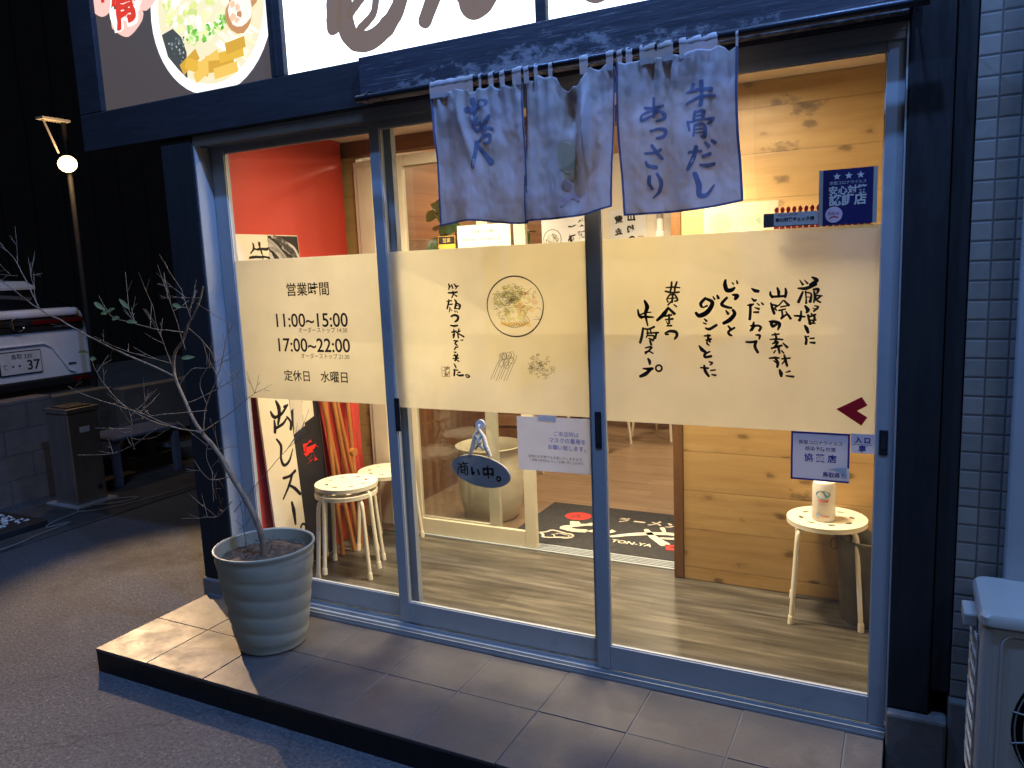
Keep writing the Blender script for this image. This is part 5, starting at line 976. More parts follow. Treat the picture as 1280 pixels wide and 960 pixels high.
M_pleaf = paint('glossy_green_leaf', (0.055, 0.115, 0.028), 0.35, var=0.4, scale=10)
pl = thing('leafy_plant', 'leafy green pothos in a small pot behind the inner glass door', 'plant', (-2.42, 1.42, 1.30))
b = MB(); b.lathe([(0, 0), (.07, 0), (.10, .16), (.093, .16), (.07, .03), (0, .03)], (-2.36, 1.42, 1.30), 24); b.build('pot', M_jar, pl)
b = MB(); b.tube([(-2.36, 1.42, 1.33), (-2.38, 1.41, 1.6), (-2.42, 1.40, 1.85)], [.008, .006, .004], 8); st_ = b.build('stem', M_pleaf, pl)
random.seed(8); lb = MB()
for i in range(60):
    u = random.random(); c = Vector((-2.38+random.uniform(-.16, .55)*(.4+u*.6) if i > 25 else -2.42+random.uniform(-.16, .08), 1.40+random.uniform(-.10, .10), 1.62+random.uniform(-.05, .36)*(1 if i <= 25 else .45)))
    d = Vector((random.uniform(-1, 1), random.uniform(-.8, .2), random.uniform(-.9, .2))).normalized(); l = random.uniform(.07, .12); s_ = d.cross(Vector((0, -1, .3))).normalized(); nn = d.cross(s_)
    V = [c]; pr_ = [(.12, .55), (.35, .8), (.6, .62), (.85, .28)]
    for sg_ in (1, -1):
        for t_, w_ in pr_: V.append(c+d*l*t_+s_*sg_*w_*l*.5-nn*l*.16*w_)
    V.append(c+d*l-nn*l*.1); V += [c+d*l*t_ for t_, w_ in pr_]
    F = []
    for sg_ in (0, 4):
        F.append((0, 1+sg_, 10)); 
        for k in range(3): F.append((1+sg_+k, 2+sg_+k, 11+k, 10+k))
        F.append((4+sg_, 9, 13))
    lb.add(V, F, True)
lb.build('leaves', M_pleaf, pl)
b = MB(); b.box(-2.66, -1.86, 1.30, 1.56, 1.275, 1.298, .003); tag(b.build('plant_shelf', M_table), 'narrow pale shelf carrying the pothos behind the inner door', 'shelf')

def sheet(name, label, cat, x0, x1, z0, z1, y, mat=None, t=.0006, skew=0):
    o = thing(name, label, cat, ((x0+x1)/2, y, (z0+z1)/2))
    b = MB(); b.add([(x0, y, z0), (x1, y, z0+skew), (x1, y, z1+skew), (x0, y, z1), (x0, y+t, z0), (x1, y+t, z0+skew), (x1, y+t, z1+skew), (x0, y+t, z1)], [(0, 1, 2, 3), (5, 4, 7, 6), (0, 4, 5, 1), (1, 5, 6, 2), (2, 6, 7, 3), (3, 7, 4, 0)])
    b.build('sheet', mat or M_paper, o)
    return o, Print((x0, y-.0002, z0))
GY = (.10, .10, .12)
# notices on the inner door
o, p = sheet('paper_notice', 'white notice of small printed lines taped to the inner glass door', 'notice', -2.215, -1.885, 1.52, 1.822, 1.089, paint('matt_paper', (.62, .58, .50), .8))
for i, s_ in enumerate(('お客様へのお願い', '• 手指の消毒にご協力をお願い致します', '• 店内ではマスクの着用をお願い致します', '• 大声での会話はお控えください', '• 発熱のある方は入店をご遠慮ください')): p.text(s_, .165 if i == 0 else .155, .265-.042*i, w=.16 if i == 0 else .25, col=GY)
p.build('printing', M_ink, o)
o, p = sheet('small_sign', 'small orange card with a black heading in front of the green leaves', 'card', -2.342, -2.232, 1.60, 1.772, 1.089, paint('orange_card', (.62, .33, .05), .5))
p.rect(.002, .108, .128, .170, (.02, .02, .02)).up(); p.text('営業', .055, .149, w=.05, col=(.5, .35, .1)); p.text('札-1', .055, .085, w=.06, col=(.05, .02, .01), bold=.03); p.build('printing', M_ink, o)
o, p = sheet('poster', 'cream poster with brush writing and a line drawn bowl on the inner door edge', 'poster', -1.70, -1.43, 1.45, 1.83, 1.089)
p.line([(.06+.05*math.cos(i*.5), .27+.05*math.sin(i*.5)) for i in range(14)], .004, (.25, .2, .12)); random.seed(2)
for i in range(40): a = random.uniform(0, 6.3); p.line([(.06+.04*random.random()*math.cos(a), .27+.04*random.random()*math.sin(a)), (.06+.04*math.cos(a+.4)*random.random(), .27+.03*math.sin(a+.5))], .002, (.28, .26, .12), 3)
for i, c in enumerate('一杯の味'): p.brush(c, .17, .33-.06*i, .045, i+2, K, .04); p.brush('笑顔心旨'[i], .225, .345-.06*i, .04, i+7, K, .04)
p.build('printing', M_ink, o)
o, p = sheet('poster', 'cream poster with two columns of brush writing beside the door opening', 'poster', -1.40, -1.20, 1.45, 1.86, 1.30)
for i, c in enumerate('黄金の牛骨'): p.brush(c, .05, .36-.06*i, .045, i+2, K, .04); p.brush('山陰の素材'[i], .12, .37-.06*i, .04, i+9, K, .04)
p.rect(.155, .185, .20, .27, (.45, .33, .2)); p.build('printing', M_ink, o)
b = MB(); b.box(-1.72, -.99, 1.3025, 1.34, .9, 2.15, .003); b.build('partition_panel', M_plaster, shop)
vb = thing('glass_shaker', 'small clear shaker with a metal cap standing in the dining room', 'shaker', (-1.115, 1.27, 1.68))
b = MB(); b.lathe([(0, 0), (.024, 0), (.025, .05), (.019, .055), (.017, .12), (0, .12)], (-1.115, 1.262, 1.681), 20); b.build('body', M_clear, vb); b = MB(); b.lathe([(.018, .118), (.018, .14), (0, .145)], (-1.115, 1.262, 1.681), 20); b.build('cap', M_metal, vb)
b = MB(); b.box(-1.17, -1.06, 1.225, 1.301, 1.668, 1.680, .002); tag(b.build('wall_shelf', M_table), 'tiny pale wall shelf under the glass shaker', 'shelf')

# things on the outer doors
o, p = sheet('mask_notice', 'white paper with blue lines asking for masks, taped under the bowl drawing', 'notice', -1.364, -1.034, .770, .990, .0548, None, .0006, .004)
BL = (.22, .27, .60)
p.text('ご来店時は', .215, .158, w=.105, col=BL); p.text('マスクの着用を', .218, .131, w=.155, col=BL, bold=.01); p.text('お願い致します。', .215, .103, w=.16, col=BL, bold=.01)
p.text('皆様のお手数でも大変いたしますので、', .165, .060, w=.235, col=GY); p.text('ご理解の程何卒よろしくお願い申し上げます。', .170, .045, w=.235, col=GY)
p.build('printing', M_ink, o)
b = MB(); b.box(-1.27, -1.19, .0535, .0546, .975, 1.000); b.build('tape', M_paper, o)
# hanging open sign
M_oval = paint('blue_grey_board', (0.24, 0.22, 0.20), 0.5, var=0.15, scale=5, dirt=(0.42, 0.36, 0.26), dlo=.55, dhi=.7)
os_ = thing('hanging_sign', 'oval wooden open sign hung by white cord from a suction hook on the door', 'sign', (-1.532, .04, .94))
b = MB(); b.prism([(-1.532+.138*math.cos(a), .752+.066*math.sin(a)-.10*(math.cos(a)*.138)) for a in [6.2832*i/40 for i in range(40)]], lambda a, c, d: Vector((a, d, c)), .034, .044); b.build('board', M_oval, os_)
p = Print((-1.532, .0335, .752)); p.brush('商', -.082, .008, .055, 4, K, .0); p.line([(-.04, .014), (-.038, -.012), (-.03, -.006)], .009, K); p.line([(-.012, .006), (-.006, -.012)], .009, K); p.brush('中', .035, .0, .05, 6, K, .03); p.line([(.085+.009*math.cos(i), -.024+.009*math.sin(i)) for i in range(8)], .006, K); p.build('lettering', M_ink, os_)
b = MB(); b.tube([(-1.532, .0565, .945), (-1.532, .050, .945)], .022, 20); b.tube([(-1.532, .05, .945), (-1.532, .040, .945), (-1.532, .034, .935), (-1.532, .036, .925)], .004, 8); b.build('suction_hook', M_clear, os_)
M_cord = paint('white_cord', (.80, .68, .48), .9, var=.15, scale=40, bmp=.8, bscale=150); b = MB()
for s_ in (-1, 1): b.tube([(-1.532, .038, .928), (-1.532+s_*.020, .037, .90), (-1.532+s_*.030, .037, .86), (-1.532+s_*.048, .038, .818)], [.007, .009, .011, .008], 10)
for s_ in (-1, 1): b.tube([(-1.532+s_*.014, .034, .905), (-1.532-s_*.006, .032, .875), (-1.532+s_*.02, .034, .845)], [.006, .009, .005], 8)
b.build('cord', M_cord, os_)
# blue prevention poster, small sticker
M_bluep = sheer('pale_blue_paper', (.70, .72, .78), .45); NB = (.02, .03, .22)
o, p = sheet('blue_poster', 'pale blue poster with a navy border and peeling corner under the red arrow', 'poster', -.309, -.128, .838, 1.003, .0042, M_bluep)
for q in ((0, .181, 0, .006), (0, .006, 0, .165), (.175, .181, .05, .165), (0, .181, .159, .165)): p.rect(*q, NB)
p.up(); p.text('新型コロナウイルス', .092, .130, w=.135, col=NB, bold=.008); p.text('感染予防対策', .092, .109, w=.095, col=NB, bold=.008); p.text('協 賛 店', .092, .078, w=.10, col=(.02, .06, .35), bold=.025); p.text('鳥取県と', .135, .024, w=.07, col=NB, bold=.02)
p.poly([(.115, .044), (.172, .052), (.176, .012), (.150, .036)], (.50, .50, .50)); p.build('printing', M_ink, o)
o, p = sheet('entrance_sticker', 'small grey blue sticker marking the entrance beside the door pull', 'sticker', -.126, -.0555, .941, 1.005, .0050, M_bluep, .0006)
p.text('入 口', .035, .044, w=.045, col=NB, bold=.04); p.rect(.006, .064, .028, .0295, NB); p.text('専', .035, .015, h=.018, col=NB, bold=.03); p.build('printing', M_ink, o)
# certificate and label above the film
M_navy = paint('navy_card', (.012, .014, .075), .35, var=.1); SV = (.50, .48, .44)
o, p = sheet('certificate', 'navy certificate with three silver stars stuck to the glass above the frosted band', 'certificate', -.236, -.068, 1.672, 1.842, .0125, M_navy)
p.rect(0, .012, 0, .17, (.30, .29, .25)); p.rect(.156, .168, 0, .17, (.30, .29, .25)); p.up()
for i in range(3): p.poly([(.052+.034*i+(.0115 if k % 2 == 0 else .0048)*math.sin(k*math.pi/5), .148+(.0115 if k % 2 == 0 else .0048)*math.cos(k*math.pi/5)) for k in range(10)], SV)
p.text('新型コロナウイルス', .084, .1285, w=.105, col=SV, bold=.0); p.text('安心対策', .084, .106, w=.11, col=SV, bold=.025); p.text('認証店', .084, .076, w=.108, col=SV, bold=.025)
p.ell(.045, .032, .025, .025, (.55, .40, .45)).up(); p.text('鳥取県', .045, .036, w=.034, col=(.35, .10, .15)); p.line([(.033, .022), (.045, .026), (.058, .023)], .004, (.4, .05, .05)); p.build('printing', M_ink, o)
o, p = sheet('check_label', 'narrow silver grey safety check label stuck beside the navy certificate', 'label', -.404, -.238, 1.676, 1.720, .0125, paint('silver_label', (.42, .41, .40), .4))
p.rect(0, .166, 0, .003, (.05, .05, .05)); p.rect(.0, .032, .0035, .044, (.05, .05, .05)); p.text('安心対策チェック済', .097, .022, w=.118, col=K, bold=.03); p.text('新型コロナ感染予防', .075, .037, w=.06, col=(.2, .1, .08)); p.build('printing', M_ink, o)
M_redb = paint('red_bead', (.55, .02, .015), .35, var=.15)
gl = thing('red_garland', 'row of small red beaded ornaments on the glass behind the navy certificate', 'ornament', (-.22, .075, 1.70))
for k in range(16):
    x = -.372+.0185*k; b = MB(); b.lathe([(0, .072), (.0045, .070), (.0075, .062), (.0045, .053), (.003, .048), (.008, .038), (.0085, .025), (.006, .012), (.0085, .004), (.0085, 0), (0, 0)], (x, .07, 1.671), 12); b.build('ornament', M_redb, gl)
b = MB(); b.box(-.39, -.06, .055, .085, 1.655, 1.670, .002); b.build('strip', M_white_frame, gl)
o, p = sheet('wall_paper_notice', 'cream sheet with pale green lettering pinned to the upper wooden wall', 'notice', -.83, -.50, 1.58, 1.83, .9985, paint('cream_sheet', (.36, .32, .22), .8))
p.text('マスク着用', .21, .17, w=.16, col=(.22, .34, .24)); p.text('お願い', .21, .13, w=.10, col=(.22, .34, .32)); p.ell(.075, .16, .05, .05, (.30, .38, .18)); p.up(); p.ell(.075, .155, .032, .028, (.36, .26, .17)); p.build('printing', M_ink, o)

# ---------------------------------------------------------------- tiled wall, duct and air conditioner
def tiles_mat():
    m, t, b = nodes('grey_glazed_tile')
    tc = N(t, 'TexCoord'); sp = N(t, 'SeparateXYZ'); t.links.new(tc.outputs['Object'], sp.inputs[0])
    qx = math_(t, 'DIVIDE', math_(t, 'SUBTRACT', sp.outputs[0], .1815), .0565); qz = math_(t, 'DIVIDE', math_(t, 'ADD', sp.outputs[2], .01), .0575)
    cv = N(t, 'CombineXYZ'); t.links.new(math_(t, 'FLOOR', qx), cv.inputs[0]); t.links.new(math_(t, 'FLOOR', qz), cv.inputs[1])
    wn = N(t, 'TexWhiteNoise', noise_dimensions='2D'); t.links.new(cv.outputs[0], wn.inputs['Vector'])
    c = ramp(t, wn.outputs[0], [(0, (.18, .165, .14)), (1, (.25, .23, .195))])
    c = mixc(t, .4, c, ramp(t, noise_tex(t, mapped(t, (1, 1, 1)), 30, 4), [(.3, (.15, .138, .118)), (.7, (.24, .22, .19))]))
    def edge(q):
        f = math_(t, 'FRACT', q); return math_(t, 'MINIMUM', f, math_(t, 'SUBTRACT', 1.0, f))
    e = math_(t, 'MINIMUM', edge(qx), edge(qz)); f = ramp(t, e, [(.03, (1, 1, 1)), (.06, (0, 0, 0))])
    t.links.new(mixc(t, f, c, (.075, .072, .068)), b.inputs['Base Color']); b.inputs['Roughness'].default_value = .6
    h = ramp(t, e, [(.02, (0, 0, 0)), (.10, (1, 1, 1))]); bump(t, b, h, .35, .003); return m
tw = MB(); tw.box(.184, 4.5, .0, .25, -.3, 3.4); tag(tw.build('tiled_wall', tiles_mat()), 'grey small tiled wall next to the black shop post', 'wall')
M_duct = paint('pale_blue_grey_duct', (.34, .36, .37), .4, var=.04)
du = thing('pipe_duct', 'smooth pale duct cover running up the tiled wall behind the air conditioner', 'duct', (.34, -.03, .5))
b = MB(); b.box(.308, .378, -.062, -.001, .30, 3.35, .012); b.build('cover', M_duct, du)
M_ac = paint('beige_enamel', (.36, .345, .30), .38, var=.05, scale=3, dirt=(.36, .33, .27), dlo=.55, dhi=.75)
ac = thing('air_conditioner', 'beige outdoor air conditioner unit standing before the tiled wall', 'air conditioner', (.63, -.19, -.13))
AX0, AX1, AY0, AY1, AZ0, AZ1 = .232, 1.03, -.345, -.045, .0, .60
def rrect(x0, x1, y0, y1, r_, n=6):
    P = []
    for cx_, cy_, a0 in ((x1-r_, y1-r_, 0), (x0+r_, y1-r_, 90), (x0+r_, y0+r_, 180), (x1-r_, y0+r_, 270)):
        P += [(cx_+r_*math.cos(R(a0+90*k/n)), cy_+r_*math.sin(R(a0+90*k/n))) for k in range(n+1)]
    return P
CX, CZ, CR = AX0+.315, .285, .235
b = MB(); P = rrect(AX0, AX1, AY0+.012, AY1, .03); n = len(P)
b.add([(x, y, AZ0) for x, y in P]+[(x, y, AZ1-.03) for x, y in P], [(i, (i+1) % n, n+(i+1) % n, n+i) for i in range(n) if abs(P[i][0]-P[(i+1) % n][0]) < .3 or P[i][1] > AY0+.1])
b.add([(x, y, AZ0) for x, y in P], [tuple(range(n-1, -1, -1))]); b.build('casing', M_ac, ac)
# front panel with a round opening
b = MB(); m = 64; ring = [(CX+CR*math.cos(6.28318*i/m), CZ+CR*math.sin(6.28318*i/m)) for i in range(m)]
def toedge(i):
    a = 6.28318*i/m; dx, dz = math.cos(a), math.sin(a)
    x0, x1, z0, z1 = AX0+.03, AX1-.03, AZ0+.01, AZ1-.032
    t_ = min(((x1-CX)/dx if dx > 1e-6 else (x0-CX)/dx if dx < -1e-6 else 9), ((z1-CZ)/dz if dz > 1e-6 else (z0-CZ)/dz if dz < -1e-6 else 9)); return CX+dx*t_, CZ+dz*t_
out = [toedge(i) for i in range(m)]
yf = AY0+.0115
b.add([(x, yf, z) for x, z in out]+[(x, yf, z) for x, z in ring]+[(x, yf+.02, z) for x, z in ring], [(i, (i+1) % m, m+(i+1) % m, m+i) for i in range(m)]+[(m+i, m+(i+1) % m, 2*m+(i+1) % m, 2*m+i) for i in range(m)])
for cxx, czz in ((AX0+.03, AZ0+.01), (AX1-.03, AZ0+.01), (AX0+.03, AZ1-.032), (AX1-.03, AZ1-.032)):
    k = min(range(m), key=lambda i: (out[i][0]-cxx)**2+(out[i][1]-czz)**2)
    for d in (-1, 1):
        a, c = out[k], out[(k+d) % m]; b.add([(a[0], yf, a[1]), (c[0], yf, c[1]), (cxx, yf, czz)], [(0, 1, 2)])
b.build('front_panel', M_ac, ac)
fr_ = MB(); L_ = rrect(AX0+.05, AX1-.05, AZ0+.03, AZ1-.055, .03); L_.append(L_[0]); fr_.tube([(x, yf-.001, z) for x, z in L_], .004, 6, False); fr_.build('panel_bead', M_ac, ac)
b = MB(); P = rrect(AX0-.006, AX1+.006, AY0+.004, AY1+.004, .035); n = len(P)
P2 = rrect(AX0+.014, AX1-.014, AY0+.024, AY1-.016, .025)
b.add([(x, y, AZ1-.034) for x, y in P]+[(x, y, AZ1-.012) for x, y in P]+[(x, y, AZ1-.002) for x, y in rrect(AX0+.002, AX1-.002, AY0+.012, AY1-.004, .03)]+[(x, y, AZ1) for x, y in P2], [(r_*n+i, r_*n+(i+1) % n, (r_+1)*n+(i+1) % n, (r_+1)*n+i) for r_ in range(3) for i in range(n)]+[tuple(3*n+i for i in range(n))], True); b.build('top_cover', M_ac, ac)
b = MB(); b.box(AX0+.035, AX1-.035, AY0+.075, AY1-.03, .01, .555); b.build('dark_inside', M_rubber, ac)
b = MB(); yy = AY0-.004; M_grille = paint('dark_grille_wire', (.16, .17, .17), .5)
for k in range(1, 12):
    r_ = CR*k/11.4; b.tube([(CX+r_*math.cos(6.28318*i/48), yy+.012*(k/11)**3, CZ+r_*math.sin(6.28318*i/48)) for i in range(49)], .0022, 5, False)
for k in range(16):
    a = 6.28318*k/16; b.tube([(CX+.03*math.cos(a), yy, CZ+.03*math.sin(a)), (CX+.15*math.cos(a+.12), yy, CZ+.15*math.sin(a+.12)), (CX+CR*math.cos(a+.2), yy+.012, CZ+CR*math.sin(a+.2))], .0026, 5)
b.tube([(CX, yy-.003, CZ), (CX, yy+.006, CZ)], .035, 24); b.build('fan_grille', M_grille, ac)
b = MB()
for k in range(3):
    a = R(120*k+20); V = []
    for i in range(8):
        q = a+R(95*i/7); 
        for r_ in (.04, .12, .20): V.append((CX+r_*math.cos(q), AY0+.045-.020*i/7, CZ+r_*math.sin(q)))
    b.add(V, [(i*3+j, (i+1)*3+j, (i+1)*3+j+1, i*3+j+1) for i in range(7) for j in (0, 1)], True)
b.build('fan', M_rubber, ac)
b = MB(); xs = AX0-.004
for k in range(9): z = .06+.055*k; b.tube([(xs, AY0+.05, z), (xs-.006, AY0+.16, z+.006), (xs, AY1-.02, z)], .0035, 6)
for k in range(5): y = AY0+.05+.055*k; b.tube([(xs, y, .05), (xs, y, .52)], .003, 6)
b.build('side_guard', M_ac, ac)
b = MB(); b.box(AX0-.038, AX0-.001, AY0+.10, AY0+.20, .515, .555, .006); b.build('pipe_cover', M_ac, ac)
for x in (AX0+.14, AX1-.14):
    b = MB(); b.box(x-.05, x+.05, AY0+.02, AY1-.02, -.132, -.001, .008); b.build('support_block', M_conc, ac)

# ---------------------------------------------------------------- far side of the yard: low wall, bin, table, lamp, car, house
def blocks_mat():
    m, t, b = nodes('concrete_block')
    tc = N(t, 'TexCoord'); sp = N(t, 'SeparateXYZ'); t.links.new(tc.outputs['Object'], sp.inputs[0])
    br = N(t, 'TexBrick'); cv = N(t, 'CombineXYZ'); t.links.new(sp.outputs[1], cv.inputs[0]); t.links.new(sp.outputs[2], cv.inputs[1]); t.links.new(cv.outputs[0], br.inputs[0])
    for k, v in (('Scale', 1), ('Mortar Size', .006), ('Brick Width', .4), ('Row Height', .2)): br.inputs[k].default_value = v
    br.inputs['Color1'].default_value = (.22, .15, .115, 1); br.inputs['Color2'].default_value = (.26, .185, .145, 1); br.inputs['Mortar'].default_value = (.13, .10, .085, 1)
    n = noise_tex(t, mapped(t, (1, 1, 1)), 5, 8, .65); c = mixc(t, ramp(t, n, [(.4, (0, 0, 0)), (.7, (.8, .8, .8))]), br.outputs[0], (.12, .085, .07))
    t.links.new(c, b.inputs['Base Color']); b.inputs['Roughness'].default_value = .9; bump(t, b, noise_tex(t, mapped(t, (1, 1, 1)), 60, 3), .5, .006); return m
M_block = blocks_mat()
lw = thing('low_block_wall', 'low stained concrete block wall along the edge of the yard', 'wall', (-6.35, 1, -.13))
b = MB(); b.box(-6.48, -6.28, -7, 1.22, -.3, .70, .006); b.build('wall', M_block, lw)
b = MB(); b.box(-6.62, -6.46, 1.222, 1.90, -.3, .655, .006); b.build('wall', M_conc, lw)
b = MB(); b.box(-6.5, -6.32, 1.902, 8.2, .16, .635, .006); b.box(-6.48, -6.2, 1.904, 8.2, -.3, .0, .006); b.build('wall', M_conc, lw)
M_rust = paint('rusty_brown_panel', (.13, .075, .03), .8, var=.4, scale=6); b = MB(); b.box(-6.46, -6.40, 1.906, 8.2, .001, .159); b.build('brown_infill', M_rust, lw)
ab = thing('ash_bin', 'tall stainless smoking bin on a pale base plate in front of the block wall', 'ash bin', (-5.8, 1.06, -.121))
b = MB(); b.box(-5.93, -5.66, .93, 1.185, -.10, .615, .008); b.build('body', M_metal, ab)
b = MB(); b.box(-5.94, -5.65, .92, 1.195, .616, .652, .006); b.build('lid', M_metal, ab)
b = MB(); b.box(-5.90, -5.69, .96, 1.155, .653, .657); tray = b.build('ash_tray', M_rubber, ab); b = MB()
for k in range(6): b.tube([(-5.88+.036*k, .965, .660), (-5.88+.036*k, 1.15, .660)], .004, 6)
b.build('tray_grid', M_metal, tray)
b = MB(); b.box(-5.66, -5.6555, 1.02, 1.10, .455, .50, .001); b.build('label_plate', M_paper, ab); b = MB(); b.lathe([(0, 0), (.02, 0), (.02, .004), (0, .004)], (0, 0, 0), 16); lk = b.build('lock', M_rubber, ab, True); lk.location = Vector((-5.658, 1.13, -.0))-Vector((-5.8, 1.06, -.121)); lk.rotation_euler = (0, R(90), 0)
b = MB(); b.box(-6.0, -5.60, .89, 1.235, -.121, -.101, .004); b.build('base_plate', M_duct, ab)
tb_ = thing('small_table', 'low weathered blue grey table standing beside the stainless smoking bin', 'table', (-6.1, 1.75, -.121)); M_bluet = paint('weathered_blue_plastic', (.14, .16, .24), .55, var=.2, scale=5)
b = MB(); b.box(-6.30, -5.86, 1.42, 2.12, .275, .305, .01); b.build('tabletop', M_bluet, tb_)
for x in (-6.25, -5.91):
    for y in (1.47, 2.07): b = MB(); b.box(x-.025, x+.025, y-.03, y+.03, -.121, .274, .004); b.build('leg', M_bluet, tb_)
for y in (1.5, 2.0): b = MB(); b.box(-6.23, -5.93, y, y+.02, .10, .14); b.build('stretcher', M_bluet, tb_)
random.seed(13)
cd = MB(); cd.tube(smooth([(-5.62, 1.10, -.112), (-5.55, 1.22, -.113), (-5.42, 1.28, -.113), (-5.46, 1.12, -.113), (-5.62, .98, -.112), (-5.54, .86, -.113), (-5.38, 1.05, -.113), (-5.30, 1.5, -.113), (-5.26, 2.1, -.113), (-5.3, 3.4, -.113), (-5.4, 6, -.113)], 6), .006, 6)
cd.tube(smooth([(-5.54, .86, -.113), (-5.48, .62, -.113), (-5.40, .52, -.113), (-5.35, .66, -.113), (-5.30, .40, -.113), (-5.24, .1, -.113), (-5.25, -.8, -.113), (-5.3, -3, -.113)], 6), .006, 6)
tag(cd.build('ground_cable', M_conc), 'thin grey cable looping over the dark ground round the smoking bin', 'cable')
gr = thing('gravel_tray', 'low black tray filled with white gravel lying on the dark ground by the kerb', 'tray', (-5.7, .3, -.121))
b = MB(); b.box(-6.0, -5.46, -.3, .57, -.121, -.075, .006); b.build('tray', M_rubber, gr)
b = MB()
for k in range(300):
    x, y, q = random.uniform(-5.97, -5.58), random.uniform(-.27, .50), random.uniform(.010, .022)
    c = Vector((x, y, -.072)); b.add([c+Vector((q*random.uniform(.6, 1.1)*sx, q*random.uniform(.6, 1.1)*sy, q*.6*sz)) for sx, sy, sz in ((1, 0, 0), (0, 1, 0), (-1, 0, 0), (0, -1, 0), (0, 0, 1), (0, 0, -1))], [(0, 1, 4), (1, 2, 4), (2, 3, 4), (3, 0, 4), (1, 0, 5), (2, 1, 5), (3, 2, 5), (0, 3, 5)])
b.build('white_gravel', paint('white_gravel', (.55, .54, .52), .8, var=.2, scale=30), gr)

# lit lamp on a pole
M_pole = paint('dark_pole', (.010, .0095, .009), .8)
LX, LY, LZ = -6.75, 1.925, 2.67
sl = thing('yard_lamp', 'lit warm floodlight on a bracket at the top of a thin dark pole', 'lamp', (LX, LY+.10, -.13))
b = MB(); b.tube([(LX-.12, LY+.09, -.13), (LX-.12, LY+.09, 3.12)], .022, 10); b.build('pole', M_pole, sl)
b = MB(); b.box(LX-.16, LX-.06, LY-.14, LY+.12, 3.055, 3.075); b.tube([(LX-.10, LY-.11, 3.05), (LX-.03, LY-.05, 2.76)], .010, 6); b.build('bracket', M_white_frame, sl)
b = MB(); ax = Vector((.78, -.42, -.46)).normalized()
hd = [(.03, -.14), (.05, -.13), (.055, -.06), (.075, -.02), (.082, .0), (.078, .002)]
o1 = ax.orthogonal().normalized(); o2 = ax.cross(o1); n = 24; V = []
for r_, z in hd:
    for j in range(n): V.append(Vector((LX, LY, LZ))+ax*z+(o1*math.cos(6.28318*j/n)+o2*math.sin(6.28318*j/n))*r_)
b.add(V, [(i*n+j, i*n+(j+1) % n, (i+1)*n+(j+1) % n, (i+1)*n+j) for i in range(5) for j in range(n)]+[tuple(range(n))], True); b.build('lamp_head', M_pole, sl)
M_bulb = emitter('warm_bulb', (1.0, .70, .33), 5); b = MB(); b.add([Vector((LX, LY, LZ))+ax*(-.004+.03*(1-(k/4)**2))+(o1*math.cos(6.28318*j/n)+o2*math.sin(6.28318*j/n))*.078*k/4 for k in range(1, 5) for j in range(n)], [(i*n+j, i*n+(j+1) % n, (i+1)*n+(j+1) % n, (i+1)*n+j) for i in range(3) for j in range(n)]+[tuple(range(n))], True); b.build('bulb', M_bulb, sl)
lp = Vector((LX, LY, LZ))+ax*.09
lamp('yard_lamp_light', 'SPOT', lp, 1150, (1.0, .66, .36), .05, (-2.75, -.32, 0), cone=40, blend=.6)
lamp('yard_lamp_light', 'POINT', Vector((LX, LY, LZ))+ax*.12, 22, (1.0, .62, .30), .05)

# parked car behind the low wall: tail towards the yard
M_body = paint('pale_silver_blue_paint', (.80, .82, .83), .28, metal=.0, var=.03, bmp=0)
M_tint = paint('dark_tinted_glass', (.01, .011, .014), .08, bmp=0); M_blackpl = paint('black_plastic', (.012, .012, .014), .5)
M_redl = paint('red_lens', (.12, .006, .008), .15, bmp=.0); M_chrome = paint('chrome', (.75, .75, .76), .12, metal=1.0, bmp=0); M_plate = paint('white_plate', (.72, .73, .72), .4, bmp=0)
car = thing('parked_car', 'pale silver hatchback parked tail first behind the low block wall', 'car', (-10, 2.0, .06))
CY, CXR, CG = 2.0, -8.0, .06
def sect(xo, w, zs):       # half profile (half width factor, z) mirrored
    P = [(w*f, z) for f, z in zs]; return [(CXR-xo, CY+a, CG+z) for a, z in P]+[(CXR-xo, CY-a, CG+z) for a, z in reversed(P)]
low = [(.86, .28), (.97, .36), (1.0, .55), (1.0, .80), (.975, .98), (.94, 1.12)]
S_ = [(0.0, .80, [(.80, .34), (.92, .40), (.95, .55), (.95, .78), (.93, .98), (.88, 1.20)]), (.06, .84, [(.84, .30), (.95, .36), (.99, .55), (.99, .80), (.965, 1.0), (.91, 1.27)]), (.25, .87, [(.86, .28), (.97, .34), (1, .55), (1, .80), (.975, 1.02), (.90, 1.30)]),
      (1.0, .89, [(.86, .26), (.98, .34), (1, .55), (1, .8), (.97, 1.0), (.92, 1.13)]), (2.6, .89, [(.86, .26), (.98, .34), (1, .55), (1, .8), (.97, .98), (.92, 1.08)]), (3.3, .88, [(.86, .26), (.98, .34), (1, .55), (1, .78), (.97, .92), (.90, 1.0)]), (4.1, .82, [(.82, .28), (.95, .36), (1, .5), (1, .68), (.95, .80), (.85, .86)]), (4.3, .70, [(.8, .34), (.92, .4), (1, .5), (1, .62), (.95, .70), (.8, .74)])]
b = MB(); rings = [sect(*q) for q in S_]; n = len(rings[0]); b.add([p_ for r_ in rings for p_ in r_], [(i*n+j, i*n+(j+1) % n, (i+1)*n+(j+1) % n, (i+1)*n+j) for i in range(len(rings)-1) for j in range(n)]+[tuple(range(n)), tuple((len(rings)-1)*n+j for j in range(n-1, -1, -1))]); cb = b.build('body', M_body, car); md = cb.modifiers.new('round', 'BEVEL'); md.width = .035; md.segments = 3; md.limit_method = 'ANGLE'
b = MB(); rings = []
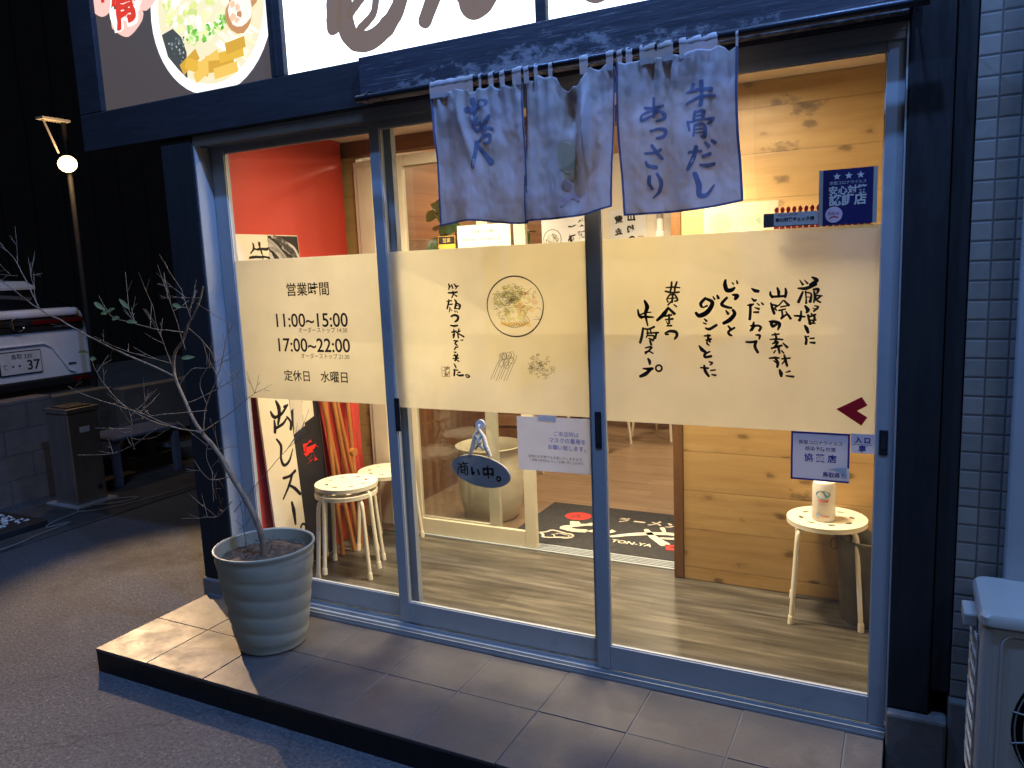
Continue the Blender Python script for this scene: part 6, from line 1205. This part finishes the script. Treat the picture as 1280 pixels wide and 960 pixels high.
for xo, w, z0, z1 in ((.30, .74, 1.30, 1.31), (.62, .66, 1.28, 1.52), (.75, .63, 1.20, 1.58), (1.8, .63, 1.08, 1.62), (2.5, .66, 1.06, 1.50), (3.2, .74, 1.0, 1.04)): rings.append([(CXR-xo, CY+s_*w*f, CG+z) for s_, f, z in ((1, 1.14, z0), (1, 1.04, z0+(z1-z0)*.75), (1, .92, z1), (-1, .92, z1), (-1, 1.04, z0+(z1-z0)*.75), (-1, 1.14, z0))])
n = 6; b.add([p_ for r_ in rings for p_ in r_], [(i*n+j, i*n+(j+1) % n, (i+1)*n+(j+1) % n, (i+1)*n+j) for i in range(len(rings)-1) for j in range(n)]+[tuple(range(n)), tuple((len(rings)-1)*n+j for j in range(n-1, -1, -1))], True); b.build('cabin_glass', M_tint, car)
b = MB(); b.add([(CXR-xo, CY+s_*w, CG+z) for xo, w, z in ((.56, .60, 1.535), (.72, .585, 1.60), (1.8, .58, 1.64), (2.4, .58, 1.53)) for s_ in (1, -1)], [(2*i, 2*i+1, 2*i+3, 2*i+2) for i in range(3)]); rf = b.build('roof', M_body, car); md = rf.modifiers.new('t', 'SOLIDIFY'); md.thickness = .03
b = MB(); b.box(CXR-.03, CXR+.035, CY-.70, CY+.70, CG+1.13, CG+1.20, .012); b.box(CXR-.04, CXR+.025, CY-.715, CY+.715, CG+1.075, CG+1.128, .008); o = b.build('light_bar', M_blackpl, car)
for s_ in (-1, 1):
    b = MB(); b.box(CXR-.02, CXR+.045, CY+s_*.16, CY+s_*.715, CG+1.145, CG+1.19, .008); b.build('tail_light', M_redl, o)
b = MB(); b.box(CXR-.06, CXR+.05, CY-.67, CY+.67, CG+1.215, CG+1.30, .03); b.build('spoiler_ledge', M_body, car)
b = MB(); q = CXR+.045
for (y0, z0), (y1, z1) in (((-.055, .045), (-.042, -.045)), ((.055, .045), (.042, -.045)), ((-.045, .0), (.045, .0))): b.tube([(q, CY+y0, CG+1.16+z0), (q, CY+y1, CG+1.16+z1)], .011, 8)
b.tube([(q, CY+.068*math.cos(a)*(1-.12*math.sin(a)), CG+1.16+.062*math.sin(a)) for a in [6.2832*i/16 for i in range(17)]], .008, 8, False); b.build('badge', M_chrome, car)
b = MB(); L_ = [(-.52, .62), (-.44, .66), (-.34, .90), (-.26, .945), (.26, .945), (.34, .90), (.50, .64), (.56, .615)]; b.tube([(CXR+.012, CY+y, CG+z) for y, z in L_], .012, 8); b.build('hatch_crease', M_body, car)
b = MB(); b.box(CXR-.01, CXR+.016, CY-.215, CY+.215, CG+.655, CG+.895, .006); b.build('plate_surround', M_blackpl, car)
b = MB(); b.box(CXR+.0165, CXR+.022, CY-.205, CY+.205, CG+.665, CG+.885, .003); pt = b.build('number_plate', M_plate, car)
p = Print((CXR+.0225, CY, CG+.775), Rv=(0, 1, 0), Uv=(0, 0, 1), Nv=(1, 0, 0)); GN = (.02, .05, .03)
p.text('鳥取 335', .01, .066, w=.21, col=GN, bold=.01); p.text('て', -.165, -.03, h=.05, col=GN); p.ell(-.085, -.03, .011, .011, GN); p.ell(-.02, -.03, .011, .011, GN); p.text('37', .125, -.03, h=.105, col=GN, bold=.02); p.build('plate_lettering', M_ink, pt)
b = MB(); b.box(CXR-.05, CXR+.05, CY-.80, CY+.80, CG+.49, CG+.585, .02); bu = b.build('bumper', M_blackpl, car); b = MB(); b.box(CXR-.02, CXR+.062, CY-.72, CY+.72, CG+.415, CG+.485, .02); b.build('bumper_trim', M_chrome, bu)
for s_ in (-1, 1): b = MB(); b.box(CXR+.03, CXR+.056, CY+s_*.50, CY+s_*.70, CG+.52, CG+.56, .004); b.build('reflector', M_redl, bu)
b = MB(); b.box(CXR+.005, CXR+.013, CY+.50, CY+.585, CG+.70, CG+.715, .002); b.build('model_lettering', M_chrome, car)
for xo in (.75, 3.35):
    for s_ in (-1, 1):
        b = MB(); b.tube([(CXR-xo, CY+s_*.70, CG+.33), (CXR-xo, CY+s_*.895, CG+.33)], .33, 32); wl = b.build('wheel', M_rubber, car)
        b = MB(); b.tube([(CXR-xo, CY+s_*.896, CG+.33), (CXR-xo, CY+s_*.905, CG+.33)], .22, 24); b.build('rim', M_metal, wl)

# dark house and fence behind the car
M_house = paint('dark_timber_siding', (.012, .0095, .0075), .9, var=.3, scale=2, bmp=.3, bscale=14, stretch=(6, 6, .6))
hs = thing('dark_house', 'tall dark timber house across the yard, unlit at night', 'house', (-16, 8, .06))
b = MB(); b.box(-22, -14.0, -8, 30, -.2, 9); b.build('wall', M_house, hs)
b = MB()
for k in range(64): b.box(-13.999, -13.97, -7.9+.58*k, -7.83+.58*k, -.1, 8.9)
b.build('batten', M_house, hs)
b = MB(); b.add([(-22.5, -9, 10.5), (-13.2, -9, 8.9), (-13.2, 31, 8.9), (-22.5, 31, 10.5), (-22.5, -9, 10.7), (-13.2, -9, 9.1), (-13.2, 31, 9.1), (-22.5, 31, 10.7)], [(0, 1, 2, 3), (4, 7, 6, 5), (0, 4, 5, 1), (1, 5, 6, 2), (2, 6, 7, 3), (3, 7, 4, 0)]); b.build('roof', M_house, hs)
fe = thing('board_fence', 'dark vertical board fence running back beside the parked car', 'fence', (-10, 8.5, .06))
b = MB()
for k in range(46): b.box(-13.9+.17*k, -13.745+.17*k, 8.5, 8.53, .06, 2.2+.006*(k % 3))
b.build('boards', M_house, fe); b = MB(); b.box(-13.9, -6.3, 8.532, 8.57, .6, .68); b.box(-13.9, -6.3, 8.532, 8.57, 1.7, 1.78); b.build('rail', M_house, fe)

# ---------------------------------------------------------------- the shop's own ceiling lamps
WARM = (1.0, 0.80, 0.53)
for x in (-2.15, -0.75): lamp('vestibule_lamp', 'AREA', (x, 0.40, 2.335), 27, WARM, 0.45, (x, 0.40, 0), shape='DISK', spread=172)
lamp('vestibule_downlight', 'AREA', (-0.95, 0.62, 2.335), 34, WARM, 0.30, (-0.85, 0.66, 0), shape='DISK', spread=105)
lamp('vestibule_downlight', 'AREA', (-2.1, 0.62, 2.335), 28, WARM, 0.30, (-2.15, 0.62, 0), shape='DISK', spread=105)
for x, y in ((-2.2, 2.3), (-0.6, 2.6), (-2.0, 4.6), (0.2, 4.6)): lamp('dining_lamp', 'AREA', (x, y, 2.61), 50, (1.0, .78, .50), 0.35, (x, y, 0), shape='DISK')

COL.objects.unlink(_fo); bpy.data.objects.remove(_fo)
